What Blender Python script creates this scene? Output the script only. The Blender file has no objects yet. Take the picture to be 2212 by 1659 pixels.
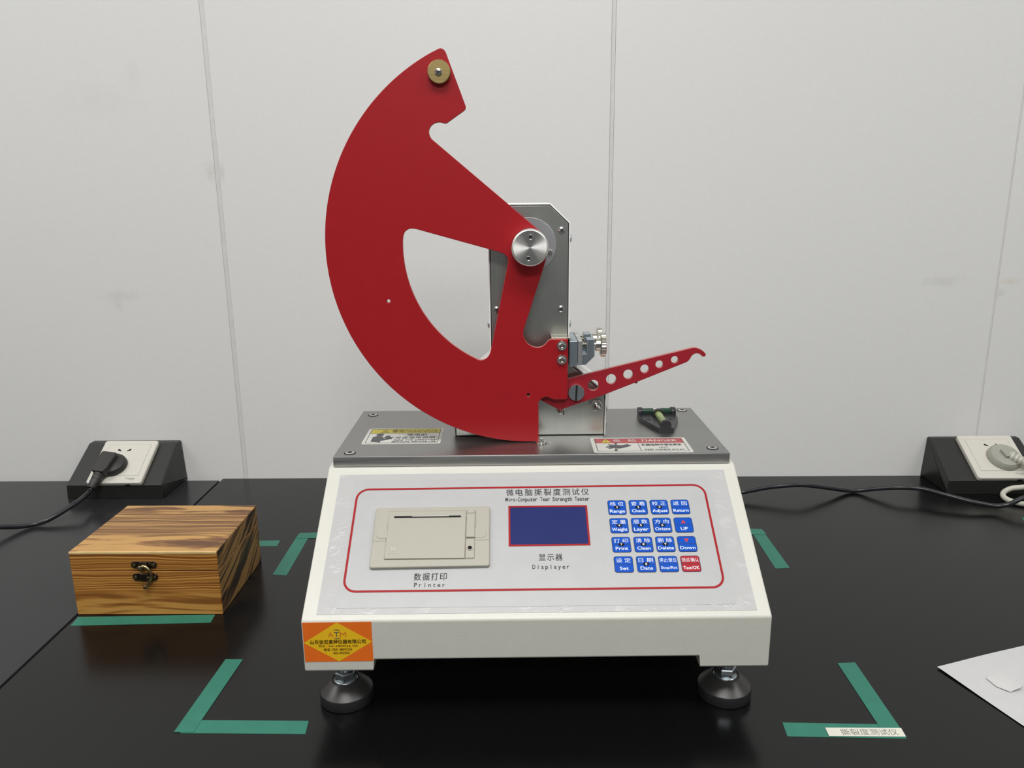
import bpy, bmesh, math, random
from mathutils import Matrix, Vector
random.seed(7)
SC = bpy.context.scene
COL = SC.collection
PI = math.pi

# ------------------------------------------------------------------ camera, world, lamps, exposure
cam_d = bpy.data.cameras.new('camera')
cam_d.sensor_width = 36.0
cam_d.lens = 1669.89 * 36.0 / 2212.0
cam_d.clip_start = 0.01
cam = bpy.data.objects.new('camera', cam_d)
COL.objects.link(cam)
cam.matrix_world = Matrix(((0.99990205, 0.00574824, 0.01276121, 0.0),
                           (0.0110577, 0.23449954, -0.97205334, 0.0),
                           (-0.00858009, 0.97209924, 0.23441301, 0.44146),
                           (0, 0, 0, 1)))
SC.camera = cam
w = bpy.data.worlds.new('world'); SC.world = w; w.use_nodes = True
w.node_tree.nodes['Background'].inputs[0].default_value = (0.9, 0.95, 1.0, 1)
w.node_tree.nodes['Background'].inputs[1].default_value = 0.05
SC.view_settings.view_transform = 'Standard'
SC.view_settings.look = 'None'
SC.view_settings.gamma = 1.0
SC.view_settings.use_curve_mapping = False
SC.view_settings.exposure = -0.05
CEIL = 1.95
def lamp(name, x, y, sx, sy, power, col=(1, 0.99, 0.97)):
    d = bpy.data.lights.new(name, 'AREA'); d.shape = 'RECTANGLE'; d.size = sx; d.size_y = sy
    d.energy = power; d.color = col
    o = bpy.data.objects.new(name, d); COL.objects.link(o)
    o.location = (x, y, CEIL - 0.02)
    return o
lamp('ceiling_lamp', -0.1, -0.10, 1.2, 0.5, 28)
lamp('ceiling_lamp', -1.75, 0.4, 1.2, 0.5, 20)
lamp('ceiling_lamp', 1.7, 0.0, 1.2, 0.5, 20)
lamp('ceiling_lamp', 0.0, -1.7, 1.2, 0.5, 45)

# ------------------------------------------------------------------ node helpers and materials
def lin(c):
    return tuple((x / 12.92 if x <= 0.04045 else ((x + 0.055) / 1.055) ** 2.4) for x in [v / 255.0 for v in c])
class NT:
    def __init__(s, name):
        s.m = bpy.data.materials.new(name); s.m.use_nodes = True
        s.t = s.m.node_tree; s.n = s.t.nodes; s.b = s.n['Principled BSDF']
    def new(s, kind, **kw):
        n = s.n.new(kind)
        for k, v in kw.items(): setattr(n, k, v)
        return n
    def link(s, a, b): s.t.links.new(a, b)
    def obj(s): return s.new('ShaderNodeTexCoord').outputs['Object']
    def mapping(s, vec, scale=(1, 1, 1), loc=(0, 0, 0), rot=(0, 0, 0)):
        n = s.new('ShaderNodeMapping'); s.link(vec, n.inputs[0])
        n.inputs['Location'].default_value = loc; n.inputs['Rotation'].default_value = rot; n.inputs['Scale'].default_value = scale
        return n.outputs[0]
    def noise(s, vec, scale, detail=2, rough=0.5, dist=0.0):
        n = s.new('ShaderNodeTexNoise'); s.link(vec, n.inputs['Vector'])
        n.inputs['Scale'].default_value = scale; n.inputs['Detail'].default_value = detail
        n.inputs['Roughness'].default_value = rough; n.inputs['Distortion'].default_value = dist
        return n.outputs['Fac']
    def math(s, op, a, b=None, c=None, clamp=False):
        n = s.new('ShaderNodeMath', operation=op); n.use_clamp = clamp
        for i, v in enumerate((a, b, c)):
            if v is None: continue
            if isinstance(v, (int, float)): n.inputs[i].default_value = v
            else: s.link(v, n.inputs[i])
        return n.outputs[0]
    def ramp(s, fac, stops, interp='LINEAR'):
        n = s.new('ShaderNodeValToRGB'); s.link(fac, n.inputs[0]); r = n.color_ramp; r.interpolation = interp
        while len(r.elements) < len(stops): r.elements.new(0.5)
        for e, (p, c) in zip(r.elements, stops):
            e.position = p; e.color = (c, c, c, 1) if isinstance(c, (int, float)) else (*c, 1)
        return n.outputs[0]
    def mix(s, fac, a, b):
        n = s.new('ShaderNodeMix', data_type='RGBA')
        for sock, v in ((n.inputs[0], fac), (n.inputs[6], a), (n.inputs[7], b)):
            if isinstance(v, (int, float)): sock.default_value = v
            elif isinstance(v, tuple): sock.default_value = (*v, 1)
            else: s.link(v, sock)
        return n.outputs[2]
    def bump(s, h, strength=0.2, dist=0.001, prev=None):
        n = s.new('ShaderNodeBump'); n.inputs['Strength'].default_value = strength; n.inputs['Distance'].default_value = dist
        s.link(h, n.inputs['Height'])
        if prev is not None: s.link(prev, n.inputs['Normal'])
        s.link(n.outputs[0], s.b.inputs['Normal'])
        return n.outputs[0]
    def base(s, v):
        if isinstance(v, tuple): s.b.inputs['Base Color'].default_value = (*v, 1)
        else: s.link(v, s.b.inputs['Base Color'])
    def set(s, **kw):
        for k, v in kw.items():
            i = s.b.inputs[k.replace('_', ' ')]
            if hasattr(v, 'links'): s.link(v, i)
            else: i.default_value = v
        return s
def simple(name, col, rough=0.5, metal=0.0, spec=0.5, bump=None, coat=0.0, var=0.04):
    t = NT(name); o = t.obj()
    n = t.noise(o, 60, 3)
    lo = tuple(c * (1 - var) for c in col); hi = tuple(min(1, c * (1 + var)) for c in col)
    t.base(t.ramp(n, [(0.3, lo), (0.7, hi)]))
    t.set(Roughness=rough, Metallic=metal, Specular_IOR_Level=spec, Coat_Weight=coat)
    if bump: t.bump(t.noise(o, bump[0], 2), bump[1], bump[2])
    return t.m

def wall_material():
    t = NT('wall_laminate'); o = t.obj()
    h1 = t.noise(t.mapping(o, (90, 1, 900)), 1, 3, 0.7)
    h2 = t.noise(t.mapping(o, (900, 1, 90)), 1, 3, 0.7)
    h = t.math('ADD', h1, h2)
    big = t.noise(o, 3.0, 3)
    base = t.ramp(t.math('MULTIPLY', h, 0.5), [(0.3, (0.72, 0.72, 0.71)), (0.7, (0.775, 0.775, 0.765))])
    base = t.mix(t.math('MULTIPLY', big, 0.10), base, (0.62, 0.61, 0.59))
    pos = t.new('ShaderNodeNewGeometry').outputs['Position']
    def smudge(base, x, z, rx, rz, col, amt, nscale=60):
        d = t.mapping(pos, (1 / rx, 0, 1 / rz), (-x / rx, 0, -z / rz))
        ln = t.new('ShaderNodeVectorMath', operation='LENGTH'); t.link(d, ln.inputs[0])
        nz = t.noise(pos, nscale, 4, 0.7)
        f = t.math('SUBTRACT', t.math('MULTIPLY', nz, 1.6), ln.outputs['Value'], clamp=True)
        f = t.math('MULTIPLY', f, amt * 0.6, clamp=True)
        return t.mix(f, base, col)
    base = smudge(base, -0.618, 0.298, 0.045, 0.014, (0.45, 0.46, 0.45), 0.55)
    base = smudge(base, -0.625, 0.285, 0.012, 0.012, (0.45, 0.46, 0.45), 0.5)
    base = smudge(base, -0.618, 0.585, 0.09, 0.04, (0.5, 0.51, 0.5), 0.25, 40)
    base = smudge(base, -0.562, 0.618, 0.02, 0.035, (0.5, 0.5, 0.49), 0.25)
    base = smudge(base, -0.4605, 0.482, 0.014, 0.024, (0.52, 0.48, 0.42), 0.75, 140)
    base = smudge(base, -0.444, 0.482, 0.008, 0.02, (0.45, 0.42, 0.36), 0.7, 200)
    base = smudge(base, 0.744, 0.311, 0.022, 0.009, (0.62, 0.52, 0.30), 0.9)
    base = smudge(base, 0.729, 0.294, 0.012, 0.016, (0.45, 0.45, 0.44), 0.5, 150)
    base = smudge(base, 0.640, 0.313, 0.05, 0.012, (0.42, 0.42, 0.42), 0.5)
    t.base(base)
    t.set(Roughness=t.ramp(t.math('MULTIPLY', h, 0.5), [(0.3, 0.5), (0.7, 0.36)]), Specular_IOR_Level=0.5)
    t.bump(h, 0.05, 0.0006)
    return t.m

def bench_material(name, lo, hi):
    t = NT(name); o = t.obj()
    t.base(t.ramp(t.noise(o, 700, 2), [(0.35, (lo, lo, lo * 1.08)), (0.75, (hi, hi, hi * 1.08))]))
    t.set(Roughness=t.ramp(t.noise(o, 9, 2), [(0.3, 0.20), (0.7, 0.23)]), Specular_IOR_Level=0.33)
    t.bump(t.noise(o, 900, 2), 0.05, 0.0004)
    return t.m

def wood_material(name, along, across, span, mask_stops, fine, flame, seed, fine_cols, flame_cols, tilt=0.0):
    t = NT(name); o = t.obj()
    sep = t.new('ShaderNodeSeparateXYZ'); t.link(o, sep.inputs[0])
    p, q = sep.outputs[along], sep.outputs[across]
    if tilt: q = t.math('ADD', q, t.math('MULTIPLY', t.math('POWER', t.math('ADD', p, 0.1), 2.0), tilt))
    wob = t.noise(t.mapping(o, tuple(9.0 if i == along else 30.0 for i in range(3)), loc=(seed, seed, seed)), 1, 2)
    qw = t.math('ADD', q, t.math('MULTIPLY', t.math('SUBTRACT', wob, 0.5), 0.014))
    def layer(kp, kq, z, detail, dist, src):
        c = t.new('ShaderNodeCombineXYZ')
        t.link(t.math('MULTIPLY', p, kp), c.inputs[0]); t.link(t.math('MULTIPLY', src, kq), c.inputs[1]); c.inputs[2].default_value = z
        return t.noise(c.outputs[0], 1.0, detail, 0.5, dist)
    nf = layer(fine[0], fine[1], seed, 1.5, 0.25, qw)
    nl = layer(flame[0], flame[1], seed + 4.7, 3.0, 0.9, qw)
    streak = layer(9.0, 900.0, seed + 1.3, 2, 0.0, q)
    nf = t.math('ADD', nf, t.math('MULTIPLY', t.math('SUBTRACT', streak, 0.5), 0.08))
    nl = t.math('ADD', nl, t.math('MULTIPLY', t.math('SUBTRACT', streak, 0.5), 0.10))
    cf = t.ramp(nf, [(0.40, fine_cols[0]), (0.50, fine_cols[1]), (0.55, fine_cols[1]), (0.62, fine_cols[2])])
    cl = t.ramp(nl, [(0.40, flame_cols[0]), (0.485, flame_cols[1]), (0.52, flame_cols[2]), (0.75, tuple(min(1, x * 1.15) for x in flame_cols[2]))])
    qn = t.math('DIVIDE', t.math('SUBTRACT', t.math('ADD', qw, 0.0), span[0]), span[1] - span[0])
    mk = t.ramp(qn, mask_stops)
    t.base(t.mix(mk, cf, cl))
    t.set(Roughness=0.42, Specular_IOR_Level=0.4)
    t.bump(nf, 0.12, 0.0008)
    return t.m

def brushed(name, col, rough, axis=0, amt=0.15, fine=500.0):
    t = NT(name); o = t.obj()
    sc = [fine] * 3; sc[axis] = 12.0
    n = t.noise(t.mapping(o, tuple(sc)), 1, 3, 0.6)
    cl = t.noise(o, 14, 3)
    t.base(t.ramp(t.math('MULTIPLY', t.math('ADD', n, cl), 0.5), [(0.3, tuple(c * 0.92 for c in col)), (0.7, tuple(min(1, c * 1.06) for c in col))]))
    t.set(Metallic=1.0, Roughness=t.ramp(n, [(0.3, rough - amt * 0.3), (0.7, rough + amt * 0.3)]))
    t.bump(n, 0.02 if fine > 1000 else 0.03, 0.0003)
    return t.m

M = {}
M['wall'] = wall_material()
M['strip'] = simple('joint_strip_grey', (0.655, 0.655, 0.65), 0.45)
M['wall_gap'] = simple('wall_gap_grey', (0.5, 0.5, 0.5), 0.6)
M['room'] = simple('room_paint', (0.62, 0.62, 0.60), 0.7)
M['far_wall'] = simple('far_wall_paint', (0.17, 0.185, 0.195), 0.7)
M['ceil'] = simple('ceiling_paint', (0.72, 0.72, 0.70), 0.8)
M['floor'] = simple('floor_vinyl', (0.10, 0.10, 0.10), 0.6)
M['bench'] = bench_material('black_bench_laminate', 0.0025, 0.0045)
M['bench_worn'] = bench_material('worn_black_bench_laminate', 0.017, 0.025)
M['bench_leg'] = simple('bench_leg_grey', (0.45, 0.46, 0.46), 0.5)
M['cream'] = simple('cream_powder_coat', (0.585, 0.58, 0.525), 0.33, bump=(620, 0.11, 0.0007), var=0.015)
M['white_sheet'] = simple('white_sheet_metal', (0.82, 0.82, 0.80), 0.35)
M['steel'] = brushed('brushed_column_steel', (0.63, 0.64, 0.60), 0.33, axis=2, amt=0.05, fine=1600.0)
M['plate'] = brushed('brushed_base_plate', (0.36, 0.36, 0.35), 0.36, axis=0)
M['plate_edge'] = brushed('plate_edge_highlight', (0.60, 0.60, 0.585), 0.34, axis=0)  # highlight on plate front and chamfers, put into a lighter base colour
M['alu'] = brushed('milled_aluminium', (0.47, 0.54, 0.60), 0.38, axis=2)  # bluish reflection of the room tinted into the metal colour
M['alu_light'] = brushed('milled_aluminium_plate', (0.66, 0.67, 0.67), 0.42, axis=2)
M['nickel'] = simple('nickel_plate', (0.72, 0.69, 0.60), 0.20, metal=1.0)
M['chrome'] = simple('zinc_screw', (0.72, 0.71, 0.68), 0.22, metal=1.0)
M['dark_steel'] = simple('dark_threaded_steel', (0.16, 0.15, 0.12), 0.4, metal=1.0)
M['zinc'] = simple('blue_zinc', (0.62, 0.67, 0.70), 0.32, metal=1.0)
M['brass'] = brushed('aged_brass', (0.42, 0.32, 0.14), 0.42, axis=0)
M['bronze'] = simple('antique_bronze', (0.30, 0.24, 0.13), 0.32, metal=1.0)
M['bronze_dark'] = simple('antique_bronze_dark', (0.15, 0.115, 0.09), 0.32, metal=1.0)
M['disc'] = simple('satin_bearing_disc', (0.42, 0.43, 0.45), 0.42, metal=0.7)
def turned():
    t = NT('turned_steel')
    tg = t.new('ShaderNodeTangent', direction_type='RADIAL', axis='Y'); t.link(tg.outputs[0], t.b.inputs['Tangent'])
    t.base(t.ramp(t.noise(t.obj(), 200, 2), [(0.3, (0.74, 0.73, 0.70)), (0.7, (0.82, 0.81, 0.78))]))
    t.set(Metallic=1.0, Roughness=0.40, Anisotropic=0.85)
    return t.m
M['turned'] = turned()
M['red'] = simple('red_enamel', (0.345, 0.009, 0.014), 0.36, spec=0.4, bump=(700, 0.05, 0.0005), var=0.02)
M['red_edge'] = simple('worn_red_edge', (0.42, 0.16, 0.14), 0.4)
M['lever_red'] = simple('red_lever_enamel', (0.33, 0.013, 0.024), 0.38, bump=(260, 0.2, 0.0006), var=0.05)
M['black_plastic'] = simple('black_socket_plastic', (0.015, 0.015, 0.0135), 0.42, bump=(900, 0.1, 0.0004))
M['black_gloss'] = simple('black_level_plastic', (0.022, 0.022, 0.026), 0.32)
M['black_cable'] = simple('black_cable_rubber', (0.016, 0.016, 0.020), 0.28)
M['black_plug'] = simple('black_plug_rubber', (0.022, 0.021, 0.020), 0.5)
M['black_rubber'] = simple('black_foot_rubber', (0.010, 0.010, 0.012), 0.5)
M['cone'] = simple('black_foot_cone', (0.035, 0.033, 0.033), 0.36, spec=0.6)
M['dark'] = simple('dark_recess', (0.006, 0.006, 0.007), 0.6)
M['white_plastic'] = simple('white_socket_plastic', (0.59, 0.57, 0.51), 0.28, var=0.01)
M['grey_plug'] = simple('grey_plug_plastic', (0.33, 0.33, 0.285), 0.35)
M['grey_cable'] = simple('cream_cable_plastic', (0.50, 0.49, 0.42), 0.35)
M['printer'] = simple('beige_printer_plastic', (0.37, 0.355, 0.30), 0.42, bump=(1500, 0.06, 0.0003), var=0.012)
M['print_panel'] = simple('white_printed_panel', (0.42, 0.425, 0.43), 0.30, var=0.02)
M['border_red'] = simple('printed_red_line', (0.31, 0.010, 0.013), 0.45, spec=0.2)
M['ink'] = simple('black_ink', (0.006, 0.006, 0.007), 0.6, spec=0.15)
M['key_blue'] = simple('blue_key', (0.001, 0.070, 0.44), 0.42, spec=0.15, var=0.02)
M['key_red'] = simple('red_key', (0.36, 0.011, 0.016), 0.42, spec=0.2, var=0.02)
M['key_line'] = simple('dark_key_outline', (0.004, 0.012, 0.07), 0.4)
M['key_text'] = simple('white_key_lettering', (0.72, 0.76, 0.84), 0.4)
M['key_arrow'] = simple('red_key_arrow', (0.50, 0.02, 0.03), 0.4)
M['screen'] = simple('blue_display_glass', (0.018, 0.027, 0.125), 0.16, var=0.03)
M['orange'] = simple('orange_sticker', (0.80, 0.155, 0.013), 0.38, var=0.02)
M['yellow'] = simple('yellow_sticker', (0.82, 0.49, 0.012), 0.38, var=0.02)
M['logo_orange'] = simple('orange_logo_ink', (0.62, 0.17, 0.02), 0.4)
M['logo_green'] = simple('dark_green_logo_ink', (0.035, 0.09, 0.075), 0.4)
M['label_white'] = simple('label_paper', (0.50, 0.50, 0.465), 0.40, var=0.02)
M['warn_yellow'] = simple('warning_yellow', (0.48, 0.40, 0.025), 0.4)
M['danger_red'] = simple('danger_red', (0.34, 0.042, 0.045), 0.4)
M['grey_ink'] = simple('dark_grey_ink', (0.06, 0.06, 0.065), 0.5)
M['soft_ink'] = simple('faded_ink', (0.16, 0.16, 0.15), 0.5)
M['band_ink'] = simple('warning_band_ink', (0.22, 0.18, 0.03), 0.5)
M['danger_text'] = simple('danger_band_lettering', (0.56, 0.46, 0.44), 0.4)
M['tape'] = simple('green_floor_tape', (0.019, 0.160, 0.110), 0.45, bump=(600, 0.08, 0.0003), var=0.05)
M['tape_label'] = simple('cream_tape_label', (0.62, 0.61, 0.53), 0.5, var=0.04)
M['paper'] = simple('white_paper', (0.50, 0.50, 0.505), 0.6, bump=(45, 0.12, 0.002), var=0.015)
M['paper_flap'] = simple('white_paper_flap', (0.535, 0.535, 0.53), 0.6, var=0.01)
M['vial_dark'] = simple('dark_green_vial', (0.015, 0.052, 0.031), 0.12, var=0.15)
M['vial_light'] = simple('yellow_green_vial', (0.33, 0.42, 0.15), 0.12, var=0.2)
M['vial_bubble'] = simple('pale_green_bubble', (0.45, 0.58, 0.33), 0.1)
M['brand_ink'] = simple('pale_green_ink', (0.22, 0.26, 0.20), 0.5)
M['printer_gap'] = simple('printer_gap_shadow', (0.25, 0.235, 0.19), 0.6)
M['emboss'] = simple('embossed_plastic', (0.46, 0.44, 0.38), 0.3)
M['wood_top'] = wood_material('burnt_pine_top', 0, 1, (0.0, 0.129), [(0.30, 1.0), (0.36, 0.0), (0.78, 0.0), (0.84, 1.0)], (3.0, 430.0), (10.0, 62.0), 6.3, [lin((100, 68, 38)), lin((132, 92, 52)), lin((190, 150, 90))], [lin((96, 64, 38)), lin((140, 99, 55)), lin((178, 137, 80))])
M['wood_front'] = wood_material('burnt_pine_front', 0, 2, (0.0, 0.0745), [(0.30, 1.0), (0.42, 0.0)], (2.0, 680.0), (5.0, 75.0), 8.1, [lin((122, 74, 28)), lin((164, 112, 50)), lin((196, 144, 72))], [lin((128, 80, 34)), lin((158, 106, 48)), lin((184, 134, 66))])
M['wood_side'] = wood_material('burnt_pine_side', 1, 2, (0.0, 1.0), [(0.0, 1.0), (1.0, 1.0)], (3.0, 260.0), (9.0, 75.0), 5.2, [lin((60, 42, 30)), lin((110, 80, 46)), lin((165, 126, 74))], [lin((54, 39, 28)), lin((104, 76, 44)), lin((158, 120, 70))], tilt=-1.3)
M['wood_edge'] = simple('worn_pine_edge', lin((214, 184, 128)), 0.5, var=0.12)

def film_material():
    t = NT('clear_film_over_panel'); o = t.obj()
    sep = t.new('ShaderNodeSeparateXYZ'); t.link(o, sep.inputs[0])
    ax = t.math('ABSOLUTE', sep.outputs[0])
    edge = t.math('SUBTRACT', ax, 0.166)
    low = t.math('SUBTRACT', 0.112, sep.outputs[2])
    e = t.math('MAXIMUM', t.math('MULTIPLY', edge, 60, clamp=True), t.math('MULTIPLY', low, 60, clamp=True), clamp=True)
    wr = t.noise(t.mapping(o, (60, 90, 60), rot=(0.3, 0.2, 0.5)), 1, 4, 0.55, 1.6)
    ridge = t.math('POWER', t.math('SUBTRACT', 1.0, t.math('ABSOLUTE', t.math('SUBTRACT', t.math('MULTIPLY', wr, 2.0), 1.0))), 9.0)
    patch = t.ramp(t.noise(o, 55, 1), [(0.50, 0.0), (0.62, 1.0)])
    t.base((0.455, 0.455, 0.455))
    t.set(Roughness=0.22, Specular_IOR_Level=0.5, Coat_Weight=0.5, Coat_Roughness=0.08)
    t.bump(t.math('MULTIPLY', ridge, t.math('ADD', t.math('MULTIPLY', e, patch), 0.04)), 0.28, 0.0007)
    return t.m
M['film'] = film_material()
M['film_glint'] = simple('film_crease_glint', (0.86, 0.86, 0.86), 0.12, coat=0.6)  # glints along the creases painted in as near-white colour

# ------------------------------------------------------------------ mesh helpers
def frame(o, x, y, z):
    return Matrix(((x[0], y[0], z[0], o[0]), (x[1], y[1], z[1], o[1]), (x[2], y[2], z[2], o[2]), (0, 0, 0, 1)))
ID = Matrix.Identity(4)
def front(v): return frame((0, v, 0), (1, 0, 0), (0, 0, 1), (0, -1, 0))       # drawing plane standing up, facing the camera side
def flat(z): return Matrix.Translation((0, 0, z))
def T(x, y, z): return Matrix.Translation((x, y, z))
AX_Y = Matrix.Rotation(PI / 2, 4, 'X')      # lathe axis z -> -y (towards the viewer)
AX_X = Matrix.Rotation(PI / 2, 4, 'Y')      # lathe axis z -> +x

def rounded(pts, r, n=5):
    out = []; N = len(pts)
    for i, p in enumerate(pts):
        rr = r[i] if isinstance(r, (list, tuple)) else r
        p = Vector(p); a = Vector(pts[i - 1]) - p; b = Vector(pts[(i + 1) % N]) - p
        if rr <= 0: out.append(tuple(p)); continue
        ang = a.angle(b); d = rr / math.tan(ang / 2); d = min(d, a.length * 0.49, b.length * 0.49); rr = d * math.tan(ang / 2)
        c = p + (a.normalized() + b.normalized()).normalized() * (rr / math.sin(ang / 2))
        s = p + a.normalized() * d; e = p + b.normalized() * d
        a0 = math.atan2(s.y - c.y, s.x - c.x); a1 = math.atan2(e.y - c.y, e.x - c.x)
        da = (a1 - a0 + PI) % (2 * PI) - PI
        for k in range(n + 1):
            t = a0 + da * k / n
            out.append((c.x + rr * math.cos(t), c.y + rr * math.sin(t)))
    return out
def circle(cx, cy, r, n=24): return [(cx + r * math.cos(2 * PI * k / n), cy + r * math.sin(2 * PI * k / n)) for k in range(n)]
def rect(x0, y0, x1, y1, r=0.0, n=4): 
    p = [(x0, y0), (x1, y0), (x1, y1), (x0, y1)]
    return rounded(p, r, n) if r > 0 else p
def inset(p, d):
    N = len(p); out = []
    area = sum(p[i - 1][0] * p[i][1] - p[i][0] * p[i - 1][1] for i in range(N))
    sg = 1 if area > 0 else -1
    for i in range(N):
        a = Vector(p[i]) - Vector(p[i - 1]); b = Vector(p[(i + 1) % N]) - Vector(p[i])
        na = Vector((-a.y, a.x)).normalized() * sg; nb = Vector((-b.y, b.x)).normalized() * sg
        m = na + nb
        m = m / max(0.25, m.length_squared) * 2 if m.length > 1e-9 else na
        out.append((p[i][0] + m.x * d, p[i][1] + m.y * d))
    return out

class MB:
    def __init__(s): s.bm = bmesh.new()
    def mesh(s, me, mat=ID, mi=0, caps=False):             # caps: keep the flat ends of a prism flat-shaded
        flat_ = [caps and abs(p.normal.z) > 0.995 for p in me.polygons]
        me.transform(mat)
        n = len(s.bm.faces); s.bm.from_mesh(me); s.bm.faces.ensure_lookup_table()
        for f, fl in zip(s.bm.faces[n:], flat_): f.material_index = mi; f.smooth = not fl
        bpy.data.meshes.remove(me); return s
    def prism(s, outline, h0, h1, mat=ID, holes=(), bevel=0.0, mi=0, seg=2):
        c = bpy.data.curves.new('x', 'CURVE'); c.dimensions = '2D'; c.fill_mode = 'BOTH'
        c.extrude = max(0.0, abs(h1 - h0) / 2 - bevel); c.bevel_depth = bevel; c.bevel_resolution = seg; c.offset = -bevel
        for P in [outline] + list(holes):
            sp = c.splines.new('POLY'); sp.points.add(len(P) - 1); sp.use_cyclic_u = True
            for p, q in zip(sp.points, P): p.co = (q[0], q[1], 0, 1)
        o = bpy.data.objects.new('x', c); me = bpy.data.meshes.new_from_object(o)
        bpy.data.objects.remove(o); bpy.data.curves.remove(c)
        b2 = bmesh.new(); b2.from_mesh(me); bmesh.ops.remove_doubles(b2, verts=b2.verts, dist=1e-6)
        bmesh.ops.recalc_face_normals(b2, faces=b2.faces); b2.to_mesh(me); b2.free()
        return s.mesh(me, mat @ T(0, 0, (h0 + h1) / 2), mi, True)
    def sheet(s, outline, h, mat=ID, holes=(), mi=0):      # flat print
        c = bpy.data.curves.new('x', 'CURVE'); c.dimensions = '2D'; c.fill_mode = 'BOTH'
        for P in [outline] + list(holes):
            sp = c.splines.new('POLY'); sp.points.add(len(P) - 1); sp.use_cyclic_u = True
            for p, q in zip(sp.points, P): p.co = (q[0], q[1], 0, 1)
        o = bpy.data.objects.new('x', c); me = bpy.data.meshes.new_from_object(o)
        bpy.data.objects.remove(o); bpy.data.curves.remove(c)
        return s.mesh(me, mat @ T(0, 0, h), mi)
    def box(s, lo, hi, bevel=0.0, mat=ID, mi=0, seg=2):
        b = bmesh.new(); bmesh.ops.create_cube(b, size=1.0)
        for v in b.verts: v.co = Vector([(lo[i] + hi[i]) / 2 + v.co[i] * (hi[i] - lo[i]) for i in range(3)])
        if bevel > 0: bmesh.ops.bevel(b, geom=list(b.edges), offset=bevel, segments=seg, affect='EDGES', profile=0.5)
        me = bpy.data.meshes.new('x'); b.to_mesh(me); b.free(); return s.mesh(me, mat, mi)
    def lathe(s, prof, mat=ID, mi=0, seg=32, a0=0.0, a1=2 * PI):
        b = bmesh.new(); full = abs(a1 - a0 - 2 * PI) < 1e-6; n = seg if full else seg + 1
        rings = []
        for r, h in prof:
            if r < 1e-7: rings.append([b.verts.new((0, 0, h))] * n)
            else: rings.append([b.verts.new((r * math.cos(a0 + (a1 - a0) * k / seg), r * math.sin(a0 + (a1 - a0) * k / seg), h)) for k in range(n)])
        for A, B in zip(rings, rings[1:]):
            for k in range(seg):
                q = []
                for v in (A[k], A[(k + 1) % n], B[(k + 1) % n], B[k]):
                    if v not in q: q.append(v)
                if len(q) > 2: b.faces.new(q)
        bmesh.ops.recalc_face_normals(b, faces=b.faces)
        me = bpy.data.meshes.new('x'); b.to_mesh(me); b.free(); return s.mesh(me, mat, mi)
    def tube(s, pts, r, mat=ID, mi=0, smooth=6, res=4):
        P = [Vector(p) for p in pts]; out = []
        for i in range(len(P) - 1):
            p0, p1, p2, p3 = P[max(i - 1, 0)], P[i], P[i + 1], P[min(i + 2, len(P) - 1)]
            for k in range(smooth):
                t = k / smooth
                out.append(0.5 * ((2 * p1) + (p2 - p0) * t + (2 * p0 - 5 * p1 + 4 * p2 - p3) * t * t + (3 * p1 - p0 - 3 * p2 + p3) * t ** 3))
        out.append(P[-1])
        rad = r if isinstance(r, (list, tuple)) else None
        c = bpy.data.curves.new('x', 'CURVE'); c.dimensions = '3D'; c.bevel_depth = 1.0 if rad else r; c.bevel_resolution = res; c.use_fill_caps = True
        sp = c.splines.new('POLY'); sp.points.add(len(out) - 1)
        for i, (p, q) in enumerate(zip(sp.points, out)):
            p.co = (*q, 1)
            if rad:
                x = i / (len(out) - 1) * (len(rad) - 1); j = min(int(x), len(rad) - 2); p.radius = rad[j] + (rad[j + 1] - rad[j]) * (x - j)
        o = bpy.data.objects.new('x', c); me = bpy.data.meshes.new_from_object(o)
        bpy.data.objects.remove(o); bpy.data.curves.remove(c); return s.mesh(me, mat, mi)
    def hexa(s, r, h0, h1, mat=ID, mi=0, cham=0.0008):
        return s.lathe([(0, h0), (r - cham, h0), (r, h0 + cham), (r, h1 - cham), (r - cham, h1), (0, h1)], mat, mi, 6)
    def text(s, body, x0, x1, y0, y1, mat=ID, h=0.0, mi=0, bold=0.0):
        me = text_mesh(body, bold)
        xs = [v.co.x for v in me.vertices]; ys = [v.co.y for v in me.vertices]
        ax, bx, ay, by = min(xs), max(xs), min(ys), max(ys)
        sx = (x1 - x0) / (bx - ax); sy = (y1 - y0) / (by - ay)
        return s.mesh(me, mat @ T(x0 - ax * sx, y0 - ay * sy, h) @ Matrix.Diagonal((sx, sy, 1, 1)), mi)
    def mono(s, body, x0, x1, ybase, cap, mat=ID, h=0.0, mi=0, bold=0.0, wide=0.86):
        n = len(body); cell = (x1 - x0) / n; sc = cap / 0.727
        for k, ch in enumerate(body):
            if ch == ' ': continue
            me = text_mesh(ch, bold)
            xs = [v.co.x for v in me.vertices]; a, b = min(xs), max(xs)
            sx = min(sc, cell * wide / (b - a))
            s.mesh(me, mat @ T(x0 + cell * (k + 0.5) - (a + b) / 2 * sx, ybase, h) @ Matrix.Diagonal((sx, sc, 1, 1)), mi)
        return s
    def edge_faces(s, mi, axis=1, lim=0.5):                # the thin side walls of an upright plate
        s.bm.normal_update()
        for f in s.bm.faces:
            if abs(f.normal[axis]) < lim: f.material_index = mi
        return s
    def done(s, name, mats, parent=None, loc=None, rz=0.0, angle=35):
        me = bpy.data.meshes.new(name)
        if loc is not None:
            bmesh.ops.transform(s.bm, matrix=(T(*loc) @ Matrix.Rotation(rz, 4, 'Z')).inverted(), verts=s.bm.verts)
        lim = math.radians(angle)
        for e in s.bm.edges:
            if len(e.link_faces) == 2:
                g = e.calc_face_angle(0.0); a, c = (f.calc_area() for f in e.link_faces)
                e.smooth = not (g > lim or (g > 0.06 and max(a, c) > 30 * min(a, c)))
        s.bm.to_mesh(me); s.bm.free()
        for m in (mats if isinstance(mats, (list, tuple)) else [mats]): me.materials.append(M[m])
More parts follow.
